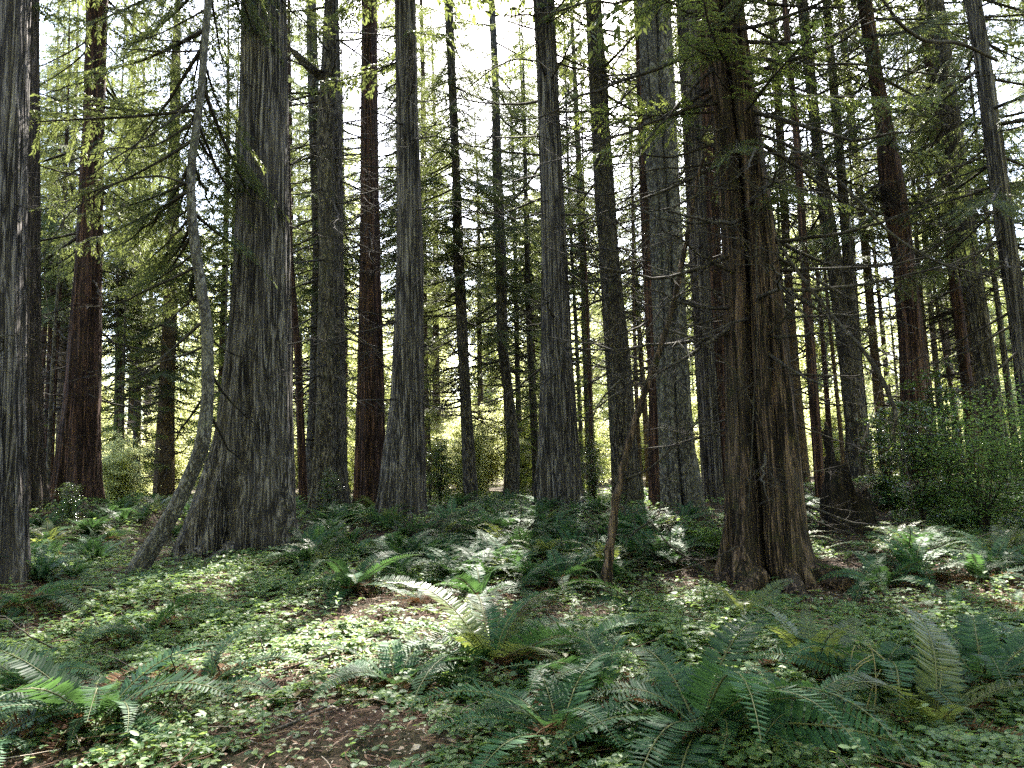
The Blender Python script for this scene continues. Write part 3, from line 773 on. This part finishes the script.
FERNS = [
 ((95, 728), 26, .92, 'dark blue-green fern arching over the litter in the near corner below the curved tree', FR, None, 9),
 ((-25, 755), 10, .70, 'drooping fern cut by the frame edge beside the dark blue-green corner fern', FR, None, 5),
 ((492, 672), 30, 1.15, 'fern with drooping bright-tipped fronds and a brown dead heart on the middle of the floor', FR + FRY[:2], None, 12),
 ((700, 735), 30, 1.08, 'largest and nearest fern, thick fan of dark green fronds', FR, None, 6),
 ((610, 700), 10, .80, 'fern with one silvery glinting frond between the largest fern and the brown-hearted one', FR, None, 3),
 ((350, 592), 22, .95, 'bluish fern clump spilling over the red needle litter below the grey cedars', FR, None, 9),
 ((447, 570), 14, .88, 'grey-green fern clump in front of the smooth straight grey cedar', FR, None, 6),
 ((300, 570), 10, .85, 'low bluish fern reaching out from the foot of the thickest cedar', FR, None, 4),
 ((18, 612), 12, .95, 'fern with long flat sunlit fronds at the foot of the broad blue-grey cedar', FR, None, 3),
 ((205, 690), 7, .85, 'open fern with a few long pale fronds over the herb carpet', FR, (-20, 150), 7),
 ((282, 540), 5, .75, 'upright blue-green fern pressed against the foot of the thickest cedar', FR[:1] + FR[4:5], None, 0),
 ((645, 618), 6, .85, 'single-sided fern sending a long bluish frond towards the dead leaning pole', FR, (120, 200), 2),
 ((957, 618), 7, .50, 'small bright green fern on the brown bank under the leafy bush', FR, None, 2),
 ((1030, 650), 9, .75, 'fern on the bank cut by the frame edge, above the small bright green fern', FR, None, 6),
 ((935, 735), 9, 1.0, 'yellow-green fern with long low fronds beside the dry stalks', FRY, None, 4),
 ((815, 680), 9, .85, 'yellowish fern growing among the dry upright stalks', FRY, None, 8),
 ((745, 618), 8, .62, 'mossy yellow-green fern at the roots of the split-trunk cedar', FRY, None, 1),
 ((790, 735), 9, .75, 'fern with feathery fronds between the largest fern and the dry stalks', FR, None, 4),
 ((575, 655), 9, .80, 'flattened grey fern behind the brown-hearted fern', FR, None, 7),
 ((150, 640), 6, .75, 'faded low fern in the herb carpet in front of the curved tree', FR, None, 4),
]
for n, (uv, k, L, lab, lib, az, nd) in enumerate(FERNS):
    fern(ground_hit(*uv), k, L, lab, 700 + n, lib, az, nd)
for n, (u, v, L, lab) in enumerate([(985, 585, 1.0, 'collapsed rusty-brown dead fern on the bank below the leafy bush'),
                                    (930, 580, .9, 'flattened brown dead fern between the rotten stump and the bank'),
                                    (1015, 610, .9, 'brown dead fern at the frame edge on the bank'),
                                    (420, 605, .9, 'red-brown dead fern lying on the needle litter in mid floor')]):
    root = fern(ground_hit(u, v), 3, L * .6, lab, 745 + n, FR, None, 10)
r = np.random.default_rng(790)
for n, (u, v, L, lab) in enumerate([
    (400, 560, 1.0, 'arching fern between the smooth grey cedar and the red needle litter'),
    (520, 560, 1.0, 'broad fern in front of the tall middle cedar'),
    (560, 585, .9, 'low fern beside the foot of the dead leaning pole'),
    (640, 560, .9, 'fern lit from behind between the dead pole and the split-trunk cedar'),
    (95, 545, .95, 'fern in the sunny opening before the dark red-brown cedar'),
    (50, 560, 1.0, 'spreading fern behind the broad blue-grey cedar in the sunny opening'),
    (395, 690, .75, 'small fern on the bare litter near the brown-hearted fern'),
    (30, 690, .65, 'fern with pale fronds behind the dark corner fern'),
    (560, 745, .85, 'fern pressed low in the herbs just before the largest fern'),
    (880, 690, .9, 'green fern behind the yellow-green fern by the dry stalks'),
    (985, 690, .9, 'fern spreading over the sunny herbs near the frame edge'),
    (330, 545, .9, 'fern beneath the twiggy fir'),
    (480, 600, .8, 'ragged fern at the edge of the red needle litter'),
    (880, 590, .8, 'brownish fern on the bare bank past the split-trunk cedar')]):
    fern(ground_hit(u, v), int(r.integers(13, 22)), L, lab, 760 + n, FR, None, int(r.integers(2, 8)))
# smaller ferns further back: one mesh each
def small_fern(seed, mat, n=16):
    r = np.random.default_rng(seed); mb = MB()
    for k in range(n):
        P, rad, K = frond_mesh(.85 * r.uniform(.65, 1.1), R(r.uniform(30, 75)), R(r.uniform(5, 40)), seed * 50 + k, npair=24, simple=True, wmax=.12)
        M = rot_z(k * 2 * math.pi / n + r.uniform(-.3, .3)) @ rot_y(r.normal(0, .12))
        tube(mb, P @ M.T, rad, 3, 1)
        for _, q in K: add_kites(mb, q @ M.T, 0)
    return mb.build('fern', [mat, M_RACHIS], link=False)
SF = [small_fern(800 + k, L_FERN) for k in range(4)] + [small_fern(810, L_FERNY)]
r = np.random.default_rng(820)
cnt = 0
while cnt < 250:
    u = r.uniform(-60, 1080); v = r.uniform(497, 585)
    if 690 < u < 1030 and r.random() < .75: continue
    if 800 < u < 890 and v > 500: continue
    if v > 545 and 100 < u < 300: continue
    if v > 566 and r.random() < .6: continue
    p = ground_hit(u, v)
    if p[1] > 34 or p[1] < 7: continue
    p[2] = float(ground_z(p[0], p[1]))
    s = SF[r.integers(4) if r.random() < .85 else 4]
    o = s.copy(); col.objects.link(o)
    o.location = p; o.rotation_euler = (r.normal(0, .1), r.normal(0, .1), r.uniform(0, 6.28)); sc = r.uniform(.7, 1.25); o.scale = (sc,) * 3
    tag(o, 'sword fern in the crowded bed of glinting ferns around the feet of the trunks', 'fern', 'crowded fern bed')
    cnt += 1

# dry stalks by the near ferns
for n, (u, v, h) in enumerate([(832, 715, .42), (846, 728, .5), (862, 735, .46), (873, 730, .55), (905, 715, .45), (855, 700, .4)]):
    p = ground_hit(u, v); p[2] = float(ground_z(p[0], p[1]))
    r = np.random.default_rng(850 + n)
    q = np.linspace(0, 1, 10)[:, None]
    d = np.array([r.normal(0, .12), r.normal(0, .12), 1])
    P = d * h * q + np.array([r.normal(0, .10), r.normal(0, .1), -.06]) * q ** 3
    mb = MB(); tube(mb, P, np.linspace(.006, .003, 10), 6)
    o = mb.build('stalk', M_STALK, smooth=True); o.location = p
    tag(o, 'dry straw-coloured fern stalk standing upright beside the nearest ferns', 'stalk', 'dry upright stalks')

# ------------------------------------------------------------------ herb carpet and litter
def dirt_mask(x, y):
    """0 = bare litter, 1 = herbs"""
    n = vnoise(x * .8 + 200, y * .8 + 100, 21) * .6 + vnoise(x * 2.3 + 30, y * 2.3 + 60, 22) * .4
    m = np.clip((n - .33) / .2, .10, 1)
    for (u, v, a, b) in ((420, 612, 1.6, .9), (290, 690, .5, .5), (330, 730, .22, .26), (470, 590, 1.2, .7), (930, 585, 1.8, 1.3), (110, 690, .6, .4), (850, 575, 1.0, .8), (660, 575, 1.2, .8)):
        p = DIRT[(u, v)]
        q = ((x - p[0]) / a) ** 2 + ((y - p[1]) / b) ** 2 + (vnoise(x * 3.1 + 70, y * 3.1 + 40, 23) - .5) * 2.2
        m = m * np.clip(q * .7 - .05, .16, 1)
    return m
DIRT = {k: ground_hit(*k) for k in ((420, 612), (290, 690), (330, 730), (470, 590), (930, 585), (110, 690), (850, 575), (660, 575))}
def scatter(n, y0, y1, r, margin=1.0):
    y = np.sqrt(r.uniform(y0 ** 2, y1 ** 2, n))
    x = r.uniform(-1, 1, n) * (y * .72 + margin)
    return x, y
mb = MB()
r = np.random.default_rng(900)
for (n, y0, y1, size, trio) in ((40000, 3.0, 7.5, .044, True), (46000, 7.5, 14, .055, True), (60000, 14, 34, .085, False)):
    x, y = scatter(n, y0, y1, r)
    keep = r.random(n) < dirt_mask(x, y)
    x, y = x[keep], y[keep]; n = len(x)
    clump = vnoise(x * 5 + 11, y * 5 + 7, 31)
    h = .015 + .20 * clump ** 1.5 * r.random(n) + (.0 if trio else .12 * r.random(n))
    z = ground_z(x, y) + h
    sz = size * r.uniform(.55, 1.35, n) * (.7 + .6 * vnoise(x * 1.3 + 5, y * 1.3 + 9, 33))
    if trio:
        a0 = r.uniform(0, 6.28, n)
        tilt = r.normal(0, .22, (n, 2))
        for k in range(3):
            a = a0 + k * 2.094 + r.normal(0, .15, n)
            D = np.stack([np.cos(a), np.sin(a), -.12 + r.normal(0, .12, n)], 1)
            N = np.stack([tilt[:, 0], tilt[:, 1], np.ones(n)], 1) + r.normal(0, .12, (n, 3))
            P = np.stack([x, y, z], 1) + D * (sz * .08)[:, None]
            add_leaf6(mb, leaf6(P, D, N, sz, sz * .85, .14))
    else:
        a = r.uniform(0, 6.28, n)
        D = np.stack([np.cos(a), np.sin(a), r.normal(0, .3, n)], 1)
        N = np.stack([r.normal(0, .4, n), r.normal(0, .4, n), np.ones(n)], 1)
        add_kites(mb, kites(np.stack([x, y, z], 1), D, N, sz, sz * .7))
n = 5200
x, y = scatter(n, 3.2, 13, r)
keep = (r.random(n) < dirt_mask(x, y)) & (vnoise(x * 1.1 + 17, y * 1.1 + 3, 41) > .5)
for (px, py) in zip(x[keep], y[keep]):
    h = r.uniform(.08, .30); c0 = np.array([px, py, float(ground_z(px, py))])
    tip = c0 + np.array([r.normal(0, .05), r.normal(0, .05), h])
    tube(mb, np.stack([c0, (c0 + tip) / 2, tip]), [.0022, .0018, .0012], 3)
    m_ = r.integers(4, 9)
    t = r.uniform(.35, 1, m_)[:, None]
    a = r.uniform(0, 6.28, m_); D = np.stack([np.cos(a), np.sin(a), r.uniform(-.2, .5, m_)], 1)
    N = np.stack([r.normal(0, .3, m_), r.normal(0, .3, m_), np.ones(m_)], 1)
    s_ = r.uniform(.03, .075, m_)
    add_leaf6(mb, leaf6(c0 + (tip - c0) * t, D, N, s_, s_ * r.uniform(.35, .7), .1))
o = mb.build('ground_herbs', L_COVER)
tag(o, 'carpet of small three-part green leaves over the forest floor', 'ground cover', kind='stuff')
mb = MB()
n = 60000
x, y = scatter(n, 3.0, 22, r)
z = ground_z(x, y) + .012 + r.random(n) * .02
a = r.uniform(0, 6.28, n)
D = np.stack([np.cos(a), np.sin(a), r.normal(0, .12, n)], 1)
N = np.stack([r.normal(0, .3, n), r.normal(0, .3, n), np.ones(n)], 1)
L = r.choice([.03, .05, .09, .16], n, p=[.35, .3, .25, .1]) * r.uniform(.6, 1.4, n)
add_kites(mb, kites(np.stack([x, y, z], 1), D, N, L, np.minimum(L * .3, .012 + .004 * r.random(n)), .02))
for k in range(8000):
    yy = math.sqrt(r.uniform(9, 300)); xx = r.uniform(-1, 1) * (yy * .72 + .8)
    a = r.uniform(0, 6.28); l = r.uniform(.08, .4)
    q = np.linspace(-.5, .5, 4)
    px = xx + math.cos(a) * l * q - math.sin(a) * q * q * r.normal(0, .15); py = yy + math.sin(a) * l * q
    tube(mb, np.stack([px, py, ground_z(px, py) + .018 + r.random() * .07], 1), [.0035, .003, .0025, .0018], 3)
n = 70000
x, y = scatter(n, 3.0, 10, r)
a = r.uniform(0, 6.28, n)
D = np.stack([np.cos(a), np.sin(a), r.normal(0, .25, n)], 1)
N = np.stack([r.normal(0, .45, n), r.normal(0, .45, n), np.ones(n)], 1)
L = r.choice([.018, .03, .055], n, p=[.5, .35, .15]) * r.uniform(.6, 1.4, n)
add_kites(mb, kites(np.stack([x, y, ground_z(x, y) + .008 + r.random(n) * .03], 1), D, N, L, L * r.uniform(.15, .6, n), .02))
o = mb.build('forest_litter', L_LITTER)
tag(o, 'reddish litter of needles, bark flakes and fine twigs on the soil', 'litter', kind='stuff')
# fallen sticks
for n, (u, v, l, a) in enumerate([(600, 640, .8, .5), (585, 735, .7, 2.0), (330, 660, .9, .7), (640, 690, .6, 1.2), (870, 560, 1.3, 2.7), (910, 600, 1.5, 2.6),
                                  (560, 600, 1.1, 2.2), (690, 580, 1.0, .4), (150, 700, .7, 1.9), (860, 540, 1.5, .3), (985, 560, 1.6, 2.8), (380, 640, .8, 2.7), (300, 720, .6, 1.1)]):
    p = ground_hit(u, v); r = np.random.default_rng(950 + n)
    q = np.linspace(-.5, .5, 9)
    px = math.cos(a) * l * q + r.normal(0, .02, 9).cumsum(); py = math.sin(a) * l * q
    pz = ground_z(px + p[0], py + p[1]) + .03 + .05 * r.random() * (q + .5)
    z0 = float(ground_z(p[0], p[1]))
    mb = MB(); P = np.stack([px, py, pz - z0], 1)
    tube(mb, P, np.linspace(.013, .005, 9), 6)
    for _ in range(3):
        i = r.integers(2, 8); d = np.array([r.normal(), r.normal(), .3]); 
        tube(mb, P[i] + d * .14 * np.linspace(0, 1, 4)[:, None], [.005, .004, .003, .002], 4)
    o = mb.build('fallen_stick', B_TWIG, smooth=True); o.location = (p[0], p[1], z0)
    tag(o, 'bare fallen stick lying on the litter and herbs', 'stick', 'fallen sticks')

for n, (u, v, sc) in enumerate([(650, 560, 1.0), (690, 545, .9), (625, 540, 1.0), (700, 575, .6), (585, 560, .7), (880, 575, .6), (930, 560, .6), (520, 545, .7), (150, 530, .8), (430, 545, .7), (245, 690, .5), (60, 640, .5)]):
    p = ground_hit(u, v); p[2] = float(ground_z(p[0], p[1])); r = np.random.default_rng(980 + n)
    mb = MB()
    for k in range(9):
        tb = dead_parts(r.uniform(.6, 1.5), r, droop=r.uniform(-.3, .3), curl=r.uniform(-.5, .1), nsub=7)
        xf_tubes(mb, tb, rot_z(r.uniform(0, 6.28)) @ rot_y(-r.uniform(.05, 1.2)), np.array([r.normal(0, .3), r.normal(0, .3), .02]), sc)
    o = mb.build('dead_brush', B_TWIG, smooth=True); o.location = p
    tag(o, 'tangle of bare dead twigs lying and leaning among the ferns', 'brush', 'dead brush tangles')
# ------------------------------------------------------------------ shrubs
def shrub_mesh(seed, h, spread, nstem, nleaf, leaf, leafm, layer=.35, wood=B_TWIG):
    r = np.random.default_rng(seed)
    wd, lf = MB(), MB()
    tips = []
    for k in range(nstem):
        a = r.uniform(0, 6.28); ln = r.uniform(.1, .55) * spread
        hh = h * r.uniform(.65, 1.05)
        q = np.linspace(0, 1, 8)[:, None]
        P = np.concatenate([np.cos(a) * ln * q ** 1.4, np.sin(a) * ln * q ** 1.4, hh * q], 1) + r.normal(0, .02 * h, (8, 3)) * q
        tube(wd, P, np.linspace(.006 * h + .004, .003, 8), 5)
        for _ in range(int(7 + h * 2)):
            t = r.uniform(.18, 1)
            b = np.array([np.interp(t, q[:, 0], P[:, c]) for c in range(3)])
            a2 = r.uniform(0, 6.28); l = spread * r.uniform(.2, .6) * (1.15 - .5 * t)
            d = np.array([math.cos(a2), math.sin(a2), r.normal(.15, .2)])
            Q = b + d * l * np.linspace(0, 1, 5)[:, None] + np.array([0, 0, -.15 * l]) * (np.linspace(0, 1, 5)[:, None] ** 2)
            tube(wd, Q, np.linspace(.003 * h ** .5 + .002, .0015, 5), 3)
            tips.append((b, d, l))
    per = max(1, nleaf // len(tips))
    for b, d, l in tips:
        t = r.uniform(.15, 1.08, per)
        P = b + d * l * t[:, None] + np.array([0, 0, -.15 * l]) * (t ** 2)[:, None] + r.normal(0, 1, (per, 3)) * np.array([.11, .11, .045]) * spread * .9
        a = r.uniform(0, 6.28, per)
        D = np.stack([np.cos(a), np.sin(a), r.normal(-.2, .3, per)], 1)
        N = np.stack([r.normal(0, layer, per), r.normal(0, layer, per), np.ones(per)], 1)
        s = leaf * r.uniform(.6, 1.3, per)
        add_leaf6(lf, leaf6(P, D, N, s, s * .62, .1)) if leaf < .06 else add_kites(lf, kites(P, D, N, s, s * .75))
    return wd.build('stems', wood, link=False, smooth=True), lf.build('foliage', leafm, link=False)
def put_shrub(tpl, name, loc, sc, rz, label, cat, group=None):
    loc = np.array(loc, float); loc[2] = float(ground_z(loc[0], loc[1])) - .02
    o = empty(name, loc, label, cat, group, rz)
    o.scale = (sc,) * 3
    child(tpl[0], 'stems', o); child(tpl[1], 'foliage', o)
    return o
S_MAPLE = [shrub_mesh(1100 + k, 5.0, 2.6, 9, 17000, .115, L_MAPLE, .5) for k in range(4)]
S_BUSH = shrub_mesh(1120, 2.0, 1.8, 13, 11000, .038, L_BUSH, .35)
S_BUSH2 = shrub_mesh(1121, 2.0, 1.6, 13, 10500, .038, L_BUSH, .35)
S_GLOSS = [shrub_mesh(1130 + k, 2.4, 1.0, 7, 4200, .055, L_GLOSSY, .6) for k in range(2)]
S_SEED = [shrub_mesh(1140 + k, .6, .55, 6, 900, .05, L_BUSH, .3) for k in range(2)]
put_shrub(S_BUSH, 'bush', at(985, 530, 11.8), 1.05, 0, 'dense fresh-green leafy bush on the bank beneath the pale leaning trunk', 'bush', 'bushes under the trees')
put_shrub(S_BUSH2, 'bush', at(1060, 520, 11.0), 1.15, 1.3, 'darker green bush at the frame edge beside the fresh-green one', 'bush', 'bushes under the trees')
put_shrub(S_GLOSS[0], 'shrub', at(925, 535, 12.4), 1.0, .4, 'open dark glossy-leaved shrub between the rotten stump and the leafy bush', 'bush', 'bushes under the trees')
put_shrub(S_GLOSS[1], 'shrub', at(955, 530, 13.2), 1.1, 2.4, 'dark twiggy shrub with white glinting leaves in front of the nest tree', 'bush', 'bushes under the trees')
put_shrub(S_GLOSS[0], 'shrub', at(890, 510, 14.6), .9, 4.0, 'thin glossy shrub close behind the rotten stump', 'bush', 'bushes under the trees')
put_shrub(S_SEED[0], 'seedling', at(690, 505, 11.5), 1.0, 0, 'bright green seedling tuft before the trio of grey cedars', 'plant')
put_shrub(S_SEED[1], 'seedling', at(715, 525, 11.0), .9, 2, 'low green seedling tuft beside the split-trunk cedar', 'plant')
put_shrub(S_GLOSS[1], 'shrub', at(440, 512, 21.5), .8, 1.0, 'glossy shrub with pale leaves between the smooth grey cedar and the slender hemlock', 'bush', 'bushes under the trees')
put_shrub(S_GLOSS[0], 'shrub', at(70, 515, 16.5), .45, 3.0, 'low glossy shrub at the flared foot of the dark red-brown cedar', 'bush', 'bushes under the trees')
put_shrub(S_GLOSS[1], 'shrub', at(330, 520, 17), .5, 5.0, 'low dark shrub in front of the twiggy fir', 'bush', 'bushes under the trees')
put_shrub(S_GLOSS[1], 'shrub', at(595, 510, 20), .7, 5.5, 'shrub with pale glinting leaves between the middle grey cedar and the knotty fir', 'bush', 'bushes under the trees')
S_TALL = [shrub_mesh(1160 + k, 15.0 + 2 * k, 3.6, 4, 19000, .18, L_MAPLE, .7, B_PALE) for k in range(4)]
r = np.random.default_rng(1190)
for D, n in ((50, 12), (60, 18)):
    for q in range(n):
        x = ((q + r.uniform(.1, .9)) / n * 2 - 1) * D * .78
        o = put_shrub(S_TALL[r.integers(4)], 'maple_tree', (x, D + r.uniform(-2.5, 2.5), 0), float(r.uniform(.75, 1.2)), r.uniform(0, 6.28),
                  'tall pale-leaved maple in the sunlit screen of leaves behind the grove', 'tree', 'sunlit maples behind the grove')
        for c in o.children:
            if c.name.startswith('stems'): c.name = 'trunk'
            else: c.name = 'crown'
r = np.random.default_rng(1200)
k = 0
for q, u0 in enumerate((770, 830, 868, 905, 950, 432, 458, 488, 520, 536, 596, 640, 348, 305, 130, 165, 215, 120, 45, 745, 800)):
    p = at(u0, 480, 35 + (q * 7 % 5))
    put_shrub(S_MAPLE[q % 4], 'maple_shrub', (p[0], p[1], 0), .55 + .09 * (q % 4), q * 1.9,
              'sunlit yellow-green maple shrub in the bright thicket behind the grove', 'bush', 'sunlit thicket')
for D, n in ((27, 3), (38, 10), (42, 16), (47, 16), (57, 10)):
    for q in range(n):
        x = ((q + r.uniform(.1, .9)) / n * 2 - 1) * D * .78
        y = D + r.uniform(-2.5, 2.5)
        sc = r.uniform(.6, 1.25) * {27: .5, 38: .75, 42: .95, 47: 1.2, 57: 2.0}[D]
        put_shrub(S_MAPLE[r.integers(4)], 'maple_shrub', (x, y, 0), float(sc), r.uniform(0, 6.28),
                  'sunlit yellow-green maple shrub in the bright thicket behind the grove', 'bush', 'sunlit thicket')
        k += 1
# young hemlocks
for n, (u, v, D, sc, lab) in enumerate([(430, 505, 27, .9, 'young hemlock with layered boughs behind the smooth straight grey cedar'),
                                        (535, 505, 28, .85, 'young bushy hemlock half hidden behind the tall middle cedar'),
                                        (205, 500, 24, .75, 'young hemlock behind the curved tree'),
                                        (680, 490, 27, .8, 'young hemlock glimpsed between the knotty fir and the trio')]):
    p = at(u, v, D); p[2] = float(ground_z(p[0], p[1])) - .05
    o = empty('young_hemlock', p, lab, 'tree', 'young hemlocks', n * 1.3); o.scale = (sc,) * 3
    mb = MB(); tube(mb, np.array([[0, 0, 0], [.02, 0, 2], [0, .03, 5], [0, 0, 7.2]]), [.07, .055, .03, .01], 8)
    mb.build('trunk', B_FIR, o, smooth=True)
    child(YOUNG[n % 3], 'crown', o)

r = np.random.default_rng(1250)
for n, (u, D) in enumerate([(120, 30), (225, 31), (20, 28), (345, 32), (535, 34), (590, 30), (745, 30), (905, 27), (990, 25)]):
    p = at(u, 480, D); p[2] = float(ground_z(p[0], p[1])) - .05
    o = empty('young_hemlock', p, 'leafy young hemlock filling the gap between bare trunks at the back of the grove', 'tree', 'young hemlocks among the trunks', n * 1.7)
    sc = r.uniform(1.0, 1.7); o.scale = (sc * .85, sc * .85, sc)
    mb = MB(); tube(mb, np.array([[0, 0, 0], [.02, 0, 2], [0, .03, 5], [0, 0, 7.2]]), [.07, .055, .03, .01], 8)
    mb.build('trunk', B_FIR, o, smooth=True)
    child(YOUNG[n % 3], 'crown', o)
r = np.random.default_rng(1260)
for n, (u, D, rr) in enumerate([(795, 24, .09), (832, 27, .12), (842, 22, .07), (872, 23, .08), (898, 28, .13), (935, 23, .11), (948, 26, .14), (962, 24, .09), (1005, 24, .12), (1018, 20, .1), (745, 27, .12), (776, 25, .07), (45, 25, .08), (592, 24, .07), (640, 26, .09)]):
    p = at(u, 480, D); p[2] = float(ground_z(p[0], p[1])) - .05
    o = empty('sapling_tree', p, 'slender bare trunk bristling with fine dead twigs in the gaps between larger trunks', 'tree', 'slender bare trunks', r.uniform(0, 6.28))
    z = np.linspace(-.2, 17, 30); lean = r.normal(0, .02, 2)
    P = np.column_stack([lean[0] * z + .06 * np.sin(z * .4 + n), lean[1] * z + .06 * np.sin(z * .33 + 2 * n), z])
    mb = MB(); tube(mb, P, rr * np.clip(1 - z / 18, .05, 1) * (1 + .4 * np.exp(-np.clip(z, 0, 9) / .4)), 12)
    mb.build('trunk', [B_FIR, B_RED, B_TAN][n % 3], o, smooth=True)
    for k in range(34):
        h = r.uniform(1.5, 15)
        child(DEAD[r.integers(10)], 'dead_branch', o, tuple(P[np.searchsorted(z, h)]), (r.uniform(-.6, .6), r.uniform(-.3, .4), r.uniform(0, 6.28)), float(r.uniform(.4, 1.1)))
    for k in range(8):
        h = r.uniform(6, 16)
        child(BOUGH[r.integers(5)], 'bough', o, tuple(P[min(29, np.searchsorted(z, h))]), (r.uniform(-.4, .4), r.uniform(-.2, .3), r.uniform(0, 6.28)), float(r.uniform(.5, 1.0)))
# ------------------------------------------------------------------ far conifers
def plain_trunk(seed, h, r0, mat):
    r = np.random.default_rng(seed); z = np.linspace(-.3, h, 40)
    wob = np.stack([np.sin(z * .25 + r.uniform(0, 6)), np.sin(z * .21 + r.uniform(0, 6))], 1) * .07
    P = np.column_stack([wob, z])
    mb = MB(); tube(mb, P, r0 * np.clip(1 - z / (h * 1.03), .03, 1) ** .8 * (1 + .5 * np.exp(-np.clip(z, 0, 9) / .6)), 14)
    return mb.build('trunk', mat, smooth=True, link=False)
PT = [plain_trunk(1300 + k, 25 + k, rr, mt) for k, (rr, mt) in enumerate([(.19, B_FIR), (.15, B_RED), (.22, B_TAN), (.12, B_FIR), (.17, B_TAN)])]
r = np.random.default_rng(1310)
placed = []
for D, n in ((25, 8), (29, 11), (34, 12), (36, 17)):
    for q in range(n):
        x = ((q + r.uniform(.05, .95)) / n * 2 - 1) * D * .80
        y = D + r.uniform(-3, 3)
        if D == 36:
            u0 = (428, 484, 522, 592, 300, 345, 648, 112, 146, 222, 60, 440, 508, 536, 582, 128, 232)[q]; y = D - 4 + (q * 5 % 7) * 1.5; x = at(u0, 480, y)[0]
        u = 512 + F * x / y
        if D < 28 and r.random() < .25: continue
        u = 512 + F * x / y
        if D < 36 and (100 < u < 235 or 425 < u < 530 or 575 < u < 640 or 780 < u < 1000) and D < 35.5 and r.random() < .35: continue
        p = np.array([x, y, float(ground_z(x, y)) - .05])
        o = empty('conifer', p, 'slim far conifer standing in the ranks of trees behind the sunlit thicket', 'tree', 'far conifers', r.uniform(0, 6.28))
        sc = r.uniform(.8, 1.15); o.scale = (sc,) * 3
        child(PT[r.integers(5)], 'trunk', o)
        child(FULL[r.integers(4)], 'crown', o, (0, 0, r.uniform(0, 3)), (0, 0, r.uniform(0, 6.28)))
# ------------------------------------------------------------------ far woods and added shade ring
r = np.random.default_rng(1400)
mb = MB()
for k in range(2700):
    if k < 1500:
        y = r.uniform(84, 120); x = r.uniform(-1, 1) * y * 1.0
        h = r.uniform(0, 1) ** 1.4 * 22; sp, sz = 1.15, (.3, .7)
    else:
        a0 = r.uniform(R(150), R(390)); q = r.uniform(17, 30)  # unseen leaf ring beside and behind the camera, added to cut ambient light
        x, y = q * math.cos(a0), q * math.sin(a0)
        h = r.uniform(0, 30); sp, sz = .9, (.3, .6)
    n = 130
    P = np.array([x, y, h + .6]) + r.normal(0, 1, (n, 3)) * np.array([1.5, 1.5, 1.1]) * sp
    a = r.uniform(0, 6.28, n)
    D = np.stack([np.cos(a), np.sin(a), r.normal(-.2, .4, n)], 1); N = r.normal(0, 1, (n, 3)) + np.array([0, 0, .8])
    s = r.uniform(*sz, n)
    add_kites(mb, kites(P, D, N, s, s * .6))
o = mb.build('far_woods_and_shade_ring', L_MAPLE)
tag(o, 'mass of pale green leaves of the far woods closing the view, plus an unseen leaf ring added for shade', 'woods', kind='stuff')

# ------------------------------------------------------------------ light
EL, AZ = R(47), R(6)
w = bpy.data.worlds.new('World'); scene.world = w; w.use_nodes = True
nt = w.node_tree; nt.nodes.clear()
sky = nt.nodes.new('ShaderNodeTexSky'); sky.sky_type = 'NISHITA'; sky.sun_disc = False
sky.sun_elevation = EL; sky.sun_rotation = AZ
sky.air_density = 1.0; sky.dust_density = 2.0; sky.ozone_density = 1.0
bg = nt.nodes.new('ShaderNodeBackground'); bg.inputs[1].default_value = .12
ow = nt.nodes.new('ShaderNodeOutputWorld')
nt.links.new(sky.outputs[0], bg.inputs[0]); nt.links.new(bg.outputs[0], ow.inputs[0])
sd = bpy.data.lights.new('sun', 'SUN'); sd.energy = 5.0; sd.angle = R(.5); sd.color = (1, .94, .84)
so = bpy.data.objects.new('sun', sd)
dirv = Vector((math.sin(AZ) * math.cos(EL), math.cos(AZ) * math.cos(EL), math.sin(EL)))
so.rotation_euler = dirv.to_track_quat('Z', 'Y').to_euler()
so.location = (0, 0, 40)
col.objects.link(so)

vs = scene.view_settings
vs.view_transform = 'Standard'; vs.look = 'None'; vs.gamma = 1.0; vs.use_curve_mapping = False
vs.exposure = 3.15
scene.render.engine = 'CYCLES'
cy = scene.cycles
cy.max_bounces = 8; cy.diffuse_bounces = 4; cy.glossy_bounces = 2; cy.transmission_bounces = 6
cy.sample_clamp_indirect = 4.0
cy.caustics_reflective = False; cy.caustics_refractive = False
cy.use_denoising = False; cy.denoiser = 'OPENIMAGEDENOISE'; cy.denoising_input_passes = 'RGB_ALBEDO_NORMAL'; cy.denoising_prefilter = 'ACCURATE'
cy.use_adaptive_sampling = True; cy.adaptive_threshold = .008
